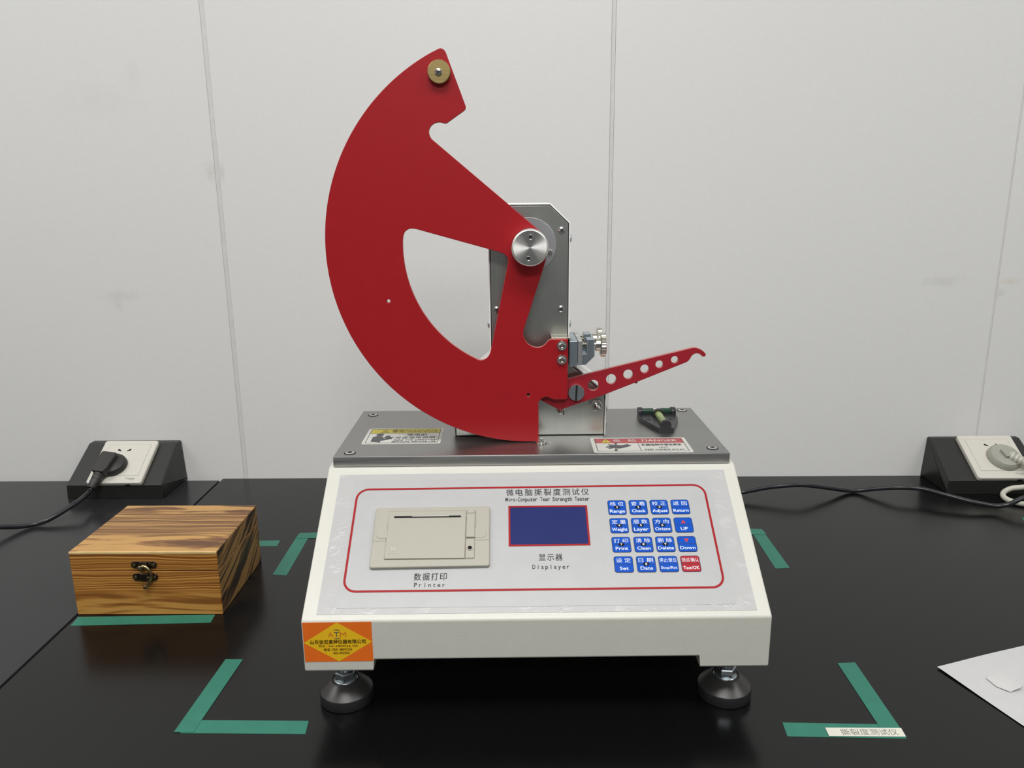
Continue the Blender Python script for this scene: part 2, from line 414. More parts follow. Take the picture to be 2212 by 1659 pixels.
        o = bpy.data.objects.new(name, me); COL.objects.link(o)
        if parent is not None: o.parent = parent
        if loc is not None: o.location = loc; o.rotation_euler = (0, 0, rz)
        return o
_tc = {}
def text_mesh(body, bold=0.0):
    key = (body, bold)
    if key not in _tc:
        c = bpy.data.curves.new('x', 'FONT'); c.body = body; c.resolution_u = 3; c.offset = bold; c.fill_mode = 'FRONT'
        o = bpy.data.objects.new('x', c); _tc[key] = bpy.data.meshes.new_from_object(o)
        bpy.data.objects.remove(o); bpy.data.curves.remove(c)
    return _tc[key].copy()
def tag(o, label=None, cat=None, group=None, kind=None):
    for k, v in (('label', label), ('category', cat), ('group', group), ('kind', kind)):
        if v: o[k] = v
    return o
def empty(name, loc, rz, label, cat, group=None):
    o = bpy.data.objects.new(name, None); COL.objects.link(o); o.location = loc; o.rotation_euler = (0, 0, rz)
    o.empty_display_size = 0.05
    return tag(o, label, cat, group)
def phillips(mat, r=0.0035, h=0.0016):
    m = MB()
    m.lathe([(r, 0), (r, h * 0.25), (r * 0.9, h * 0.65), (r * 0.6, h * 0.93), (r * 0.2, h), (0, h)], mat, 0, 20)
    for a in (0.3, 0.3 + PI / 2):
        m.box((-r * 0.52, -r * 0.11, h * 0.75), (r * 0.52, r * 0.11, h * 1.04), 0, mat @ Matrix.Rotation(a, 4, 'Z'), 1)
    return m

# ------------------------------------------------------------------ the room
YW = 1.1857
XL, XR, YF, ZF = -3.0, 3.0, -3.6, -0.75
tag(MB().box((XL - .1, YF - .1, ZF - .1), (XR + .1, YW + .13, ZF)).done('floor', 'floor'), kind='structure')
tag(MB().box((XL - .1, YF - .1, CEIL), (XR + .1, YW + .13, CEIL + .1)).done('ceiling', 'ceil'), kind='structure')
tag(MB().box((XL - .1, YF, ZF), (XL, YW + .13, CEIL)).done('wall_left', 'room'), kind='structure')
tag(MB().box((XR, YF, ZF), (XR + .1, YW + .13, CEIL)).done('wall_right', 'room'), kind='structure')
tag(MB().box((XL - .1, YF - .1, ZF), (XR + .1, YF, CEIL)).done('wall_front', 'far_wall'), kind='structure')
wall = tag(MB().box((XL, YW + .012, ZF), (XR, YW + .12, CEIL)).done('wall_back', 'wall_gap'), kind='structure')
edges = [(XL, -1.6235), (-1.618, -1.0405), (-1.0345, -.4545), (-.4478, .1306), (.1364, .7224), (.7250, 1.307), (1.313, 1.9), (1.906, XR)]
for a, b in edges:
    MB().box((a, YW, ZF), (b, YW + .012, CEIL), 0.0006, seg=1).done('wall_panel', 'wall', wall)
for (a, b), (c, d) in zip(edges, edges[1:]):
    wd = c - b; g = .02 if b < -.4 else .04
    MB().box((b + wd * g, YW + .0007, ZF), (c - wd * g, YW + .012, CEIL), 0.0002, seg=1).done('joint_strip', 'strip', wall)

# ------------------------------------------------------------------ benches
def bench(x0, x1, y0, y1, label, top='bench'):
    r = empty('lab_bench', ((x0 + x1) / 2, (y0 + y1) / 2, ZF), 0, label, 'bench', 'black lab benches along the wall')
    L = (-(x1 - x0) / 2, -(y1 - y0) / 2); H = -ZF
    MB().box((L[0], L[1], H - .026), (-L[0], -L[1], H), 0.0012).done('worktop', top, r)
    for sx in (-1, 1):
        for sy in (-1, 1):
            cx, cy = sx * (-L[0] - .06), sy * (-L[1] - .06)
            MB().box((cx - .025, cy - .025, 0), (cx + .025, cy + .025, H - .026), 0.002).done('leg', 'bench_leg', r)
    MB().box((L[0] + .085, -L[1] - .08, H - .12), (-L[0] - .085, -L[1] - .05, H - .06), 0.002).done('rail', 'bench_leg', r)
bench(-.4888, 1.35, .436, YW - .0004, 'wide black bench top carrying the white tester and right socket')
bench(-2.0, -.4912, .430, 1.1765, 'black bench top left of the seam, below the left socket', 'bench_worn')

# ------------------------------------------------------------------ the tear tester
root = empty('tear_tester', (0.01151, 0.58729, 0), 0.01721, 'white and steel tear strength tester with a red pendulum plate, standing on black feet', 'tester')
ZT = 0.19708; ZB = 0.1864; VS, ZS, Z0 = 0.12566, 0.18218, 0.0960
_L = math.hypot(VS, ZS - Z0)
def slope(n=0.0):
    y = (0, VS / _L, (ZS - Z0) / _L); z = (0, -(ZS - Z0) / _L, VS / _L)
    return frame((0, z[1] * n, Z0 + z[2] * n), (1, 0, 0), y, z)
# housing: lofted along u, with lower tabs at the two sides
def profile(zb):
    return rounded([(0, zb), (0, Z0), (0.1318, ZB), (0.318, ZB), (0.318, zb)], [0.002, 0.0035, 0.011, 0.004, 0.002], 5)
hb = MB(); b = hb.bm
HW = 0.1990
st = [(-HW + 0.0018 * (1 - math.cos(k / 4 * PI / 2)), 0.048, 0.0018 * (1 - math.sin(k / 4 * PI / 2))) for k in range(5)]
st += [(-0.1402, 0.048, 0.0), (-0.1390, 0.0585, 0.0), (0.1390, 0.0585, 0.0), (0.1402, 0.048, 0.0)]
st += [(HW - 0.0018 * (1 - math.cos(k / 4 * PI / 2)), 0.048, 0.0018 * (1 - math.sin(k / 4 * PI / 2))) for k in range(4, -1, -1)]
rings = []
for u, zb, ins in st:
    P = profile(zb)
    if ins > 0: P = inset(P, ins)
    rings.append([b.verts.new((u, p[0], p[1])) for p in P])
for A, B in zip(rings, rings[1:]):
    n = len(A)
    for k in range(n): b.faces.new((A[k], A[(k + 1) % n], B[(k + 1) % n], B[k]))
b.faces.new(rings[0]); b.faces.new(list(reversed(rings[-1])))
bmesh.ops.recalc_face_normals(b, faces=b.faces)
for f in b.faces: f.smooth = True
hb.done('housing', 'cream', root, angle=28)

# feet
for sx in (-1, 1):
    for v in (0.032, 0.285):
        cx = sx * 0.1717
        P = T(cx, v, 0)
        ft = MB().lathe([(0, 0), (.0228, 0), (.0238, .0008), (.0238, .0098), (.0234, .0105), (0, .0105)], P, 0, 40)
        ft.lathe([(.0234, .0104), (.0136, .0196), (.0128, .0200), (.0120, .0192), (.0, .0192)], P, 1, 40)
        f = ft.done('foot', ['black_rubber', 'cone'], root)
        nm = MB().lathe([(0, .0192), (.0102, .0192), (.0104, .0200), (.0098, .0206), (0, .0206)], P, 0, 28)
        nm.hexa(.0096, .0205, .0285, P @ Matrix.Rotation(0.5 if sx < 0 else 0.95, 4, 'Z'))
        nm.lathe([(.0048, .028), (.0048, .050)], P, 0, 16)
        nm.hexa(.0092, .0315, .0385, P @ Matrix.Rotation(0.2, 4, 'Z'))
        nm.done('levelling_nut', 'zinc', f)

# steel base plate
PW = 0.19432; V0, V1 = 0.13068, 0.29745
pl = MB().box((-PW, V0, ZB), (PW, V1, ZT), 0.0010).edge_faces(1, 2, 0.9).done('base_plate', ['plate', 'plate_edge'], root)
for u, v in ((-.1796, .1416), (-.1796, .2786), (.1809, .2857), (.1805, .1458)):
    m = MB().lathe([(.0059, 0), (.0059, .00022), (.0047, .00022), (.0047, .0001)], T(u, v, ZT), 1, 24)
    m.lathe([(.0047, .0001), (.0047, .0006), (.0040, .0010), (.0024, .0010)], T(u, v, ZT), 0, 24)
    m.lathe([(.0024, .0010), (.0022, .0003), (0, .0003)], T(u, v, ZT), 1, 6)
    m.done('plate_screw', ['chrome', 'dark'], pl)
m = MB().lathe([(.0055, 0), (.0055, .0014), (.0050, .0018), (.0030, .0018), (.0028, .0008), (.0020, .0008), (.0020, .0052), (.0017, .0057), (0, .0057)], T(.0109, .1665, ZT), 0, 24)
m.done('locating_pin', 'chrome', pl)
MB().lathe([(.0014, 0), (.0012, .0008), (0, .0012)], T(.0201, .1658, ZT), 0, 12).done('set_screw', 'chrome', pl)
MB().box((-.0018, V0 + .001, ZT), (-.0014, .176, ZT + .00006)).done('index_line', 'grey_ink', pl)

# column: steel face in a white cover
half = [(0.0785, ZT), (0.0785, 0.2425), (0.0395, 0.2765), (0.0395, 0.4165), (0.0205, 0.4345)]
colpoly = half + [(-u, z) for u, z in reversed(half)]
cover = MB().prism(inset(colpoly, -0.0013), -0.266, -0.1945, front(0), bevel=0.0008)
cv = cover.done('column_cover', 'white_sheet', root)
MB().prism(inset(colpoly, 0.0000), -0.1950, -0.1941, front(0)).done('column_gasket', 'dark', root)
sf = MB().prism(inset(colpoly, 0.0010), -0.1945, -0.1932, front(0), bevel=0.0002).done('column_plate', 'steel', root)
VC = 0.1932
for u, z in ((.0321, .4096), (.0319, .3313), (-.0335, .3309), (-.0321, .4096)):
    phillips(T(u, VC, z) @ AX_Y, .0034, .0018).done('plate_screw', ['chrome', 'dark'], sf)
for s, u in ((1, .0408), (-1, -.0408)):
    for z in (.401, .3139):
        MB().lathe([(.0046, 0), (.0044, .0009), (.0030, .0022), (0, .0027)], T(u, .206, z) @ (AX_X if s > 0 else AX_X.inverted()), 0, 20).done('side_screw', 'zinc', cv)
for s, u in ((1, .0798), (-1, -.0798)):
    for z in (.224, .2066):
        MB().lathe([(.0044, 0), (.0042, .0009), (.0030, .0020), (0, .0025)], T(u, .203, z) @ (AX_X if s > 0 else AX_X.inverted()), 0, 20).done('side_screw', 'zinc', cv)
bd = MB().lathe([(.0268, 0), (.0268, .0010), (.0264, .0014), (0, .0014)], T(0, VC, .3955) @ AX_Y, 0, 64).done('bearing_disc', 'disc', sf)
for a in (-18, 102, 222):
    MB().lathe([(.0021, 0), (.0021, .0022), (.0018, .0026), (.0010, .0026), (.0009, .0012), (0, .0012)], T(.0218 * math.cos(math.radians(a)), VC - .0014, .3955 + .0218 * math.sin(math.radians(a))) @ AX_Y, 0, 16).done('disc_screw', 'chrome', sf)
# stop bolts on the column
sb = MB().lathe([(.0030, 0), (.0030, .0175), (.0018, .0205), (0, .0208)], T(.0688, VC, .2308) @ AX_Y, 0, 20).done('stop_bolt', 'chrome', root)
MB().hexa(.0066, 0, .0065, T(.0688, VC, .2308) @ AX_Y).done('lock_nut', 'chrome', sb)
sb = MB().lathe([(.0026, 0), (.0026, .0165), (.0014, .0195), (0, .0198)], T(.0312, VC, .2275) @ AX_Y, 0, 20).done('stop_bolt', 'chrome', root)
MB().hexa(.0050, 0, .005, T(.0312, VC, .2275) @ AX_Y).done('lock_nut', 'chrome', sb)
MB().box((.0350, VC - .0003, .2195), (.0360, VC + .0003, .2250)).done('column_slot', 'dark', sf)

# pendulum
PC = (-0.0003, 0.3952); PR = 0.1972
outl = [(8.2, 199.1)]
a0 = math.atan2(.1991 - PC[1], .0082 - PC[0]); a1 = math.atan2(.5727 - PC[1], -.0855 - PC[0])
a1 = a1 - 2 * PI if a1 > a0 else a1
arc = [(PC[0] + PR * math.cos(a0 + (a1 - a0) * k / 90), PC[1] + PR * math.sin(a0 + (a1 - a0) * k / 90)) for k in range(1, 90)]
rest = [(-84.4, 573.4), (-83.3, 573.95), (-82.1, 574.35), (-80.8, 574.5), (-79.6, 574.25), (-78.5, 573.65), (-77.5, 572.8), (-76.7, 571.7), (-76.1, 570.5), (-59.4, 525.0), (-59.1, 523.4), (-59.5, 521.4), (-61.2, 519.9), (-76.5, 509.7), (-77.8, 509.1), (-79.3, 509.0), (-81.6, 509.8), (-83.5, 510.2), (-85.4, 510.1), (-87.8, 509.6), (-89.8, 508.5), (-91.8, 507.0), (-93.0, 505.2), (-93.8, 503.4), (-94.0, 501.5), (-93.7, 499.4), (-92.9, 497.4), (-91.8, 495.7), (-90.2, 494.2), (-31.2, 444.5), (8.5, 410.9), (11.5, 408.4), (14.2, 405.2), (16.2, 401.6), (17.4, 398.0), (17.9, 393.8), (17.3, 389.6), (15.8, 384.2), (12.6, 373.0), (1.5, 338.7), (-6.0, 315.5), (-6.7, 313.1), (-7.0, 310.6), (-6.7, 307.8), (-5.6, 304.8), (-4.2, 302.2), (-2.3, 299.9), (-0.2, 298.3), (2.1, 297.2), (4.4, 296.4), (6.8, 296.1), (9.2, 296.3), (11.6, 297.0), (13.7, 298.2), (15.5, 299.8), (17.8, 302.6), (19.3, 303.7), (21.2, 304.2), (36.6, 304.2), (37.3, 304.0), (37.5, 303.3), (37.5, 246.0), (37.3, 244.5), (36.7, 243.4), (35.6, 242.6), (34.2, 242.3), (24.3, 242.3), (22.2, 242.7), (20.4, 243.6), (18.5, 244.7), (16.5, 245.1), (14.4, 244.9), (12.6, 244.2), (10.7, 243.0), (9.2, 241.4), (8.2, 239.7), (7.8, 237.8), (7.9, 236.9), (8.2, 236.3), (8.2, 200.0)]
outl = [(8.2 / 1000, .1985)] + arc + [(u / 1000, z / 1000) for u, z in rest]
wr = 0.1224
wa0 = math.atan2(.4000 - PC[1], -.1224 - PC[0]); wa1 = math.atan2(.2870 - PC[1], -.0560 - PC[0])
wa0 = wa0 if wa0 > 0 else wa0 + 2 * PI; wa1 = wa1 if wa1 > 0 else wa1 + 2 * PI
win = [(PC[0] + wr * math.cos(wa0 + (wa1 - wa0) * k / 30), PC[1] + wr * math.sin(wa0 + (wa1 - wa0) * k / 30)) for k in range(31)]
win += [(u / 1000, z / 1000) for u, z in [(-53.6, 284.9), (-51.6, 284.1), (-49.5, 283.8), (-46.8, 284.1), (-44.6, 285.1), (-42.7, 286.6), (-41.1, 288.7), (-40.1, 291.0), (-39.3, 293.6), (-21.8, 377.6), (-21.2, 380.6), (-21.3, 383.6), (-22.3, 385.9), (-24.0, 387.7), (-26.2, 389.1), (-28.7, 390.0), (-107.5, 412.3), (-110.2, 413.0), (-112.8, 413.3), (-115.4, 413.1), (-117.5, 412.3), (-119.6, 411.0), (-121.0, 409.1), (-121.9, 406.5), (-122.4, 403.2)]]
holes = [win, circle(-.1389, .3438, .0017, 16), circle(-.0021, .2474, .0017, 16)]
VP = 0.170
pd = MB().prism(outl, -.1742, -.1700, front(0), holes=holes, bevel=0.0005).edge_faces(1).done('pendulum', ['red', 'red_edge'], root, angle=30)
bw = MB().lathe([(.0104, 0), (.0104, .0052), (.0098, .0058), (.0, .0058)], T(-.0827, VP, .5537) @ AX_Y, 0, 48).done('brass_weight', 'brass', pd)
phillips(T(-.0831, VP - .0058, .5532) @ AX_Y, .0034, .0019).done('weight_screw', ['chrome', 'dark'], pd)
for z in (.2977, .2834):
    A = T(.0315, VP, z) @ AX_Y
    m = MB().lathe([(.0051, 0), (.0051, .0010), (.0049, .0013), (.0036, .0013)], A, 0, 28)
    m.lathe([(.0036, .0013), (.0036, .0028), (.0029, .0036), (.0019, .0038)], A, 0, 28)
    m.lathe([(.0019, .0038), (.0018, .0020), (0, .0016)], A, 1, 6)
    m.done('cap_screw', ['chrome', 'nickel'], pd)
hc = MB()
HY = T(-.0005, .1700, .3954) @ AX_Y
hc.lathe([(.0165, 0), (.0175, .0004), (.0177, .0180), (.0172, .0192), (.0160, .0200), (.0157, .0200), (0, .0200)], HY, 0, 72)
hc.lathe([(.0080, 0), (.0080, -.0225)], HY, 0, 24)
pc = hc.done('pivot_cap', 'turned', root)
for du, dz in ((.0005, .0098), (-.0016, -.0100)):
    MB().lathe([(.0023, .0201), (.0021, .0202), (.0017, .02005)], T(du, 0, dz) @ HY, 0, 20).lathe([(.0019, .02004), (0, .02004)], T(du, 0, dz) @ HY, 1, 20).done('spanner_hole', ['chrome', 'dark'], pc)

# release lever
lv = [(2.2, 244.1), (38.5, 261.4), (86.3, 273.6), (161.2, 291.8), (163.5, 292.4), (165.8, 292.6), (168.6, 292.2), (171.0, 291.4), (173.5, 290.1), (175.5, 288.6), (177.2, 286.8), (178.0, 285.2), (177.7, 284.0), (176.5, 283.3), (175.3, 283.2), (174.2, 283.7), (173.2, 284.8), (172.2, 285.6), (170.7, 286.3), (168.8, 286.7), (167.0, 286.4), (165.4, 285.7), (164.0, 284.5), (163.0, 282.9), (162.3, 281.4), (161.3, 279.9), (160.3, 278.7), (159.0, 277.8), (154.6, 276.0), (111.2, 258.4), (76.1, 244.5), (33.0, 229.6), (31.0, 229.0), (29.3, 229.0)]
lh = [(64.4, 254.5, 5.6), (82.6, 260.8, 5.2), (99.8, 265.7, 4.9), (116.4, 271.2, 4.4), (131.2, 275.8, 3.9), (146.6, 280.4, 3.7)]
lever = MB().prism([(u / 1000, z / 1000) for u, z in lv], -.1838, -.1790, front(0), holes=[circle(u / 1000, z / 1000, r / 1000, 24) for u, z, r in lh], bevel=0.0004).edge_faces(1).done('release_lever', ['lever_red', 'red_edge'], root, angle=30)
A = T(.0469, .1790, .2476) @ AX_Y
m = MB().lathe([(.0083, 0), (.0083, .0040), (.0079, .0046), (0, .0046)], A, 0, 40)
m.box((-.0010, -.0082, .0040), (.0010, .0082, .0047), 0, A @ Matrix.Rotation(-0.04, 4, 'Z'), 1)
m.lathe([(.0045, 0), (.0045, -.0145)], A, 0, 20)
m.done('pivot_screw', ['zinc', 'dark'], lever)
MB().lathe([(.0016, 0), (.0016, .010)], T(.1085, .1815, .2570) @ AX_Y.inverted(), 0, 14).lathe([(0, 0), (.0016, 0)], T(.1085, .1815, .2570) @ AX_Y.inverted(), 0, 14).done('lever_pin', 'dark', lever)

# clamps: one on the pendulum (front), one on the column (back)
def clamp(v0, ua, ub, jaw_depth, dz, knob_v, base_only=False):
    c = MB()
    c.prism([(.0480, .2775 + dz), (.0555, .2775 + dz), (.0644, .2864 + dz), (.0641, .3034 + dz), (.0566, .3034 + dz), (.0566, .2887 + dz), (.0478, .2887 + dz)], -(v0 + .0150), -v0, front(0), bevel=0.0003)
    cl = c.done('clamp_body', 'alu', root)
    MB().box((ua, v0, .2762 + dz), (ub, v0 + jaw_depth, .3018 + dz), 0.0004).done('fixed_jaw', 'alu', cl)
    MB().box((.0477, v0 - .0002, .2789 + dz), (.0522, v0 + jaw_depth, .3022 + dz), 0.0003).done('moving_jaw', 'alu_light', cl)
    K = T(0, v0 + knob_v, .2968 + dz) @ AX_X
    MB().lathe([(.0032, .0520), (.0032, .0575)], K, 0, 20).lathe([(.0040, .0525), (.0040, .0545), (.0036, .0548)], K, 0, 20).done('clamp_spindle', 'dark_steel', cl)
    k = MB()
    k.lathe([(.0026, .0638), (.0026, .0664)], K, 0, 20)
    k.lathe([(0, .0658), (.0062, .0658), (.0066, .0663), (.0066, .0712)], K, 0, 32)
    n = 60; b = bmesh.new(); rg = []
    for h, r, kn in ((.0700, .0100, 0), (.0705, .0112, 0), (.0712, .0119, 1), (.0752, .0119, 1), (.0760, .0112, 0), (.0764, .0098, 0)):
        rg.append([b.verts.new(((r + (.0004 if (kn and j % 2) else 0)) * math.cos(2 * PI * j / n), (r + (.0004 if (kn and j % 2) else 0)) * math.sin(2 * PI * j / n), h)) for j in range(n)])
    for P, Q in zip(rg, rg[1:]):
        for j in range(n): b.faces.new((P[j], P[(j + 1) % n], Q[(j + 1) % n], Q[j]))
    b.faces.new(list(reversed(rg[0]))); b.faces.new(rg[-1])
    bmesh.ops.recalc_face_normals(b, faces=b.faces)
    me = bpy.data.meshes.new('x'); b.to_mesh(me); b.free(); k.mesh(me, K)
    k.done('thumb_knob', 'nickel', cl, angle=25)
clamp(.1712, .0392, .0473, .0310, 0.0, .0075)
clamp(.2030, .0412, .0473, .0235, 0.0, .0060)
MB().box((.0214, .1745, .2900), (.0226, .1932, .3052), 0.0002).box((.0226, .1745, .3040), (.0410, .1932, .3052), 0.0002).done('clamp_bracket', 'nickel', root)

# spirit level screwed to the plate
lvl = MB()
foot_ = [(123.6, 240.0), (137.0, 200.4), (153.3, 200.2), (165.9, 238.5), (166.4, 262.0), (124.2, 262.0)]
lvl.prism([(u / 1000, v / 1000) for u, v in foot_], ZT, ZT + .0050, ID, bevel=0.0003)
level = lvl.done('spirit_level', 'black_gloss', root)
zc = ZT + .0072
for u0, u1 in ((.1243, .1291), (.1614, .1664)):
    P = [(.2515, ZT + .0048), (.2640, ZT + .0048), (.2640, ZT + .0085)] + [(.25775 + .00625 * math.cos(a), ZT + .0085 + .0035 * math.sin(a)) for a in [PI * k / 8 for k in range(1, 8)]] + [(.2515, ZT + .0085)]
    MB().prism(P, u0, u1, frame((0, 0, 0), (0, 1, 0), (0, 0, 1), (1, 0, 0)), bevel=0.0004).done('end_post', 'black_gloss', level)
MB().lathe([(0, .1291), (.0036, .1291), (.0036, .1614), (0, .1614)], T(0, .2577, zc) @ AX_X, 0, 24).box((.1290, .2535, ZT + .005), (.1615, .2620, ZT + .0060), 0, ID, 1).done('cross_vial', ['vial_dark', 'black_gloss'], level)
for u in (.1361, .1385, .1500, .1525):
    MB().lathe([(.00368, u), (.00368, u + .0003)], T(0, .2577, zc) @ AX_X, 0, 24).done('vial_mark', 'dark', level)
MB().lathe([(.00372, .1415), (.00372, .1490)], T(0, .2577, zc) @ AX_X, 0, 12, a0=PI * 0.78, a1=PI * 1.22).done('white_mark', 'label_white', level)
ty = lambda u, v: T(u, v, zc) @ AX_Y
MB().lathe([(0, -.0385), (.0040, -.0385), (.0040, 0), (0, 0)], ty(.1452, .2055), 0, 24).lathe([(.00406, -.022), (.00406, -.0216)], ty(.1452, .2055), 1, 24).lathe([(.00406, -.0130), (.00406, -.0126)], ty(.1452, .2055), 1, 24).done('front_vial', ['vial_light', 'vial_dark'], level)
MB().lathe([(.00402, -.0205), (.00412, -.0195), (.00412, -.0150), (.00402, -.0140)], ty(.1452, .2055), 0, 12, a0=-PI * 0.78, a1=-PI * 0.22).done('vial_bubble', 'vial_bubble', level)
def dome(u, v0, v1, rr, name):
    P = [(u - rr, ZT + .0045), (u + rr, ZT + .0045), (u + rr, zc)] + [(u + rr * math.cos(a), zc + rr * math.sin(a)) for a in [PI * k / 12 for k in range(1, 12)]] + [(u - rr, zc)]
    MB().prism(P, -v1, -v0, front(0), bevel=0.0004).done(name, 'black_gloss', level)
dome(.1452, .2010, .2062, .0058, 'end_cap')
dome(.1452, .2440, .2490, .0061, 'vial_arch')
for u in (.1318, .1559):
    MB().lathe([(.0036, .0051), (.0034, .0053), (.0026, .0053), (.0024, .0051)], T(u, .232, ZT), 0, 20).lathe([(.0026, .00512), (0, .00512)], T(u, .232, ZT), 1, 20).done('screw_hole', ['black_gloss', 'dark'], level)

# warning label and danger label on the steel plate
def label_frame(p00, p10, p01):
    x = Vector((*p10, 0)) - Vector((*p00, 0)); y = Vector(p01) - Vector(p00); W = x.length
    x.normalize(); n = Vector((0, 0, 1)); yy = n.cross(x)
    return frame((p00[0], p00[1], ZT), x, yy, n), W, y.length
FW, W_, H_ = label_frame((-.1738, .1685), (-.0926, .1690), (-.1738, .2235))
W_, H_ = .0812, .0550
wl = MB().prism(rect(0, 0, W_, H_, .0030), 0, .00025, FW).done('warning_label', 'label_white', root)
wl['label'] = 'white warning sticker with a yellow top band'
bx0, bx1, by0, by1 = .0034, W_ - .0030, .0034, H_ - .0030
def ring(m, x0, y0, x1, y1, wd, F, h, mi=0): m.sheet(rect(x0, y0, x1, y1), h, F, holes=[rect(x0 + wd, y0 + wd, x1 - wd, y1 - wd)], mi=mi)
MB().sheet(rect(bx0, by1 - .0150, bx1, by1), .00030, FW).done('warning_band', 'warn_yellow', wl)
m = MB(); ring(m, bx0, by0, bx1, by1, .0005, FW, .00045)
m.sheet(rect(bx0, by1 - .0154, bx1, by1 - .0149), .00045, FW)
m.sheet(circle(.0150, .0318, .0040, 20), .00045, FW)                                             # reader pictogram
m.sheet([(.0085, .0080), (.0190, .0052), (.0180, .0105), (.0230, .0130), (.0272, .0160), (.0265, .0195), (.0208, .0180), (.0185, .0260), (.0130, .0275), (.0085, .0235)], .00045, FW)
m.sheet([(.0200, .0205), (.0228, .0290), (.0268, .0272), (.0276, .0228), (.0305, .0245), (.0298, .0205), (.0290, .0160), (.0255, .0185)], .00045, FW)
m.done('pictogram', 'grey_ink', wl)
m = MB(); tri = [(.0145, .0390), (.0235, .0390), (.0190, .0505)]
m.sheet(tri, .00045, FW, holes=[[(.0160, .0400), (.0220, .0400), (.0190, .0485)]])
m.sheet(rect(.0186, .0428, .0194, .0465), .00045, FW); m.sheet(circle(.0190, .0413, .0006, 8), .00045, FW)
m.text('警告/WARNING', .0262, .0745, .0395, .0495, FW, .00045, bold=0.01)
m.done('warning_lettering', 'band_ink', wl)
m = MB()
m.text('使用前', .0435, .0650, .0265, .0345, FW, .00045)
m.text('阅读使用说明', .0322, .0740, .0168, .0245, FW, .00045)
m.text('READ THE OPERATION', .0318, .0768, .0106, .0148, FW, .00045, bold=0.02)
m.text('MANUAL BEFORE USE', .0306, .0762, .0048, .0090, FW, .00045, bold=0.02)
m.done('instruction_lettering', 'grey_ink', wl)

FD, W2, H2 = label_frame((.0614, .1342), (.1597, .1332), (.0614, .1822))
W2, H2 = .0982, .0482
dl = MB().prism(rect(0, 0, W2, H2, .0028), 0, .00025, FD).done('danger_label', 'label_white', root)
dl['label'] = 'white danger sticker with a red top band'
MB().sheet(rect(.0040, .0300, W2 - .0038, H2 - .0035), .00030, FD).done('danger_band', 'danger_red', dl)
m = MB().text('危', .0228, .0308, .0330, .0420, FD, .00045, bold=0.01)
m.text('险', .0388, .0470, .0330, .0420, FD, .00045, bold=0.01)
m.text('DANGER', .0525, .0885, .0340, .0412, FD, .00045, bold=0.02)
m.done('danger_lettering', 'danger_text', dl)
m = MB().sheet([(.0105, .0315), (.0205, .0315), (.0155, .0430)], .00045, FD).done('warning_triangle', 'warn_yellow', dl)
m = MB(); ring(m, .0040, .0036, W2 - .0038, H2 - .0035, .0005, FD, .00060)
m.sheet(rect(.0470, .0036, .0475, .0300), .00045, FD)
m.sheet(rect(.0151, .0352, .0159, .0395), .00060, FD); m.sheet(circle(.0155, .0335, .0006, 8), .00060, FD)
hand = [(.0135, .0190), (.0190, .0220), (.0160, .0240), (.0170, .0258), (.0230, .0240), (.0300, .0225), (.0360, .0262), (.0395, .0215), (.0330, .0160), (.0265, .0125), (.0215, .0130), (.0225, .0150), (.0165, .0115), (.0150, .0130), (.0205, .0165), (.0140, .0150), (.0130, .0165), (.0190, .0188)]
m.sheet(hand, .00045, FD)
m.sheet([(.0228, .0290), (.0262, .0290), (.0252, .0245), (.0236, .0248)], .00045, FD)
m.sheet([(.0205, .0050), (.0238, .0050), (.0240, .0108), (.0222, .0112)], .00045, FD)
m.text('机器运转中请注意手', .0500, .0905, .0205, .0270, FD, .00045, bold=0.02)
m.text('CUT', .0665, .0755, .0135, .0172, FD, .00045, bold=0.01)
m.text('KEEP HANDS AWAY', .0510, .0910, .0065, .0105, FD, .00045, bold=0.01)
m.done('danger_print', 'grey_ink', dl)

# control panel on the slope
S = slope()
fm = MB().prism([(-.1866, .0056), (.1872, .0056), (.1868, .1514), (-.1862, .1498)], 0, .00030, S).done('clear_film', 'film', root)
MB().prism(rect(-.1712, .0112, .1708, .1432, .001), .00030, .00055, S).done('printed_panel', 'print_panel', root)
MB().sheet(rounded([(-.1680, .0254), (.1650, .0258), (.1650, .1348), (-.1680, .1332)], .0120, 10), .00075, S,
           holes=[rounded([(-.1660, .0274), (.1630, .0278), (.1630, .1328), (-.1660, .1312)], .0100, 10)]).done('red_border', 'border_red', root)
m = MB()
m.mono('微电脑撕裂度测试仪', -.0262, .0543, .1240, .0060, S, .00075, wide=0.80)
m.mono('Miro-Computer Tear Strength Tester', -.0260, .0535, .1171, .0046, S, .00075, bold=0.006, wide=0.88)
m.done('title_lettering', 'ink', root)
m = MB()
m.mono('显示器', .0028, .0252, .0549, .0055, S, .00075, wide=0.84)
m.mono('Displayer', -.0030, .0310, .0463, .0043, S, .00075, wide=0.70)
m.done('display_lettering', 'ink', root)
m = MB()
m.mono('数据打印', -.1072, -.0770, .0370, .0056, S, .00075, wide=0.82)
m.mono('Printer', -.1066, -.0780, .0300, .0043, S, .00075, wide=0.62)
m.done('printer_lettering', 'ink', root)
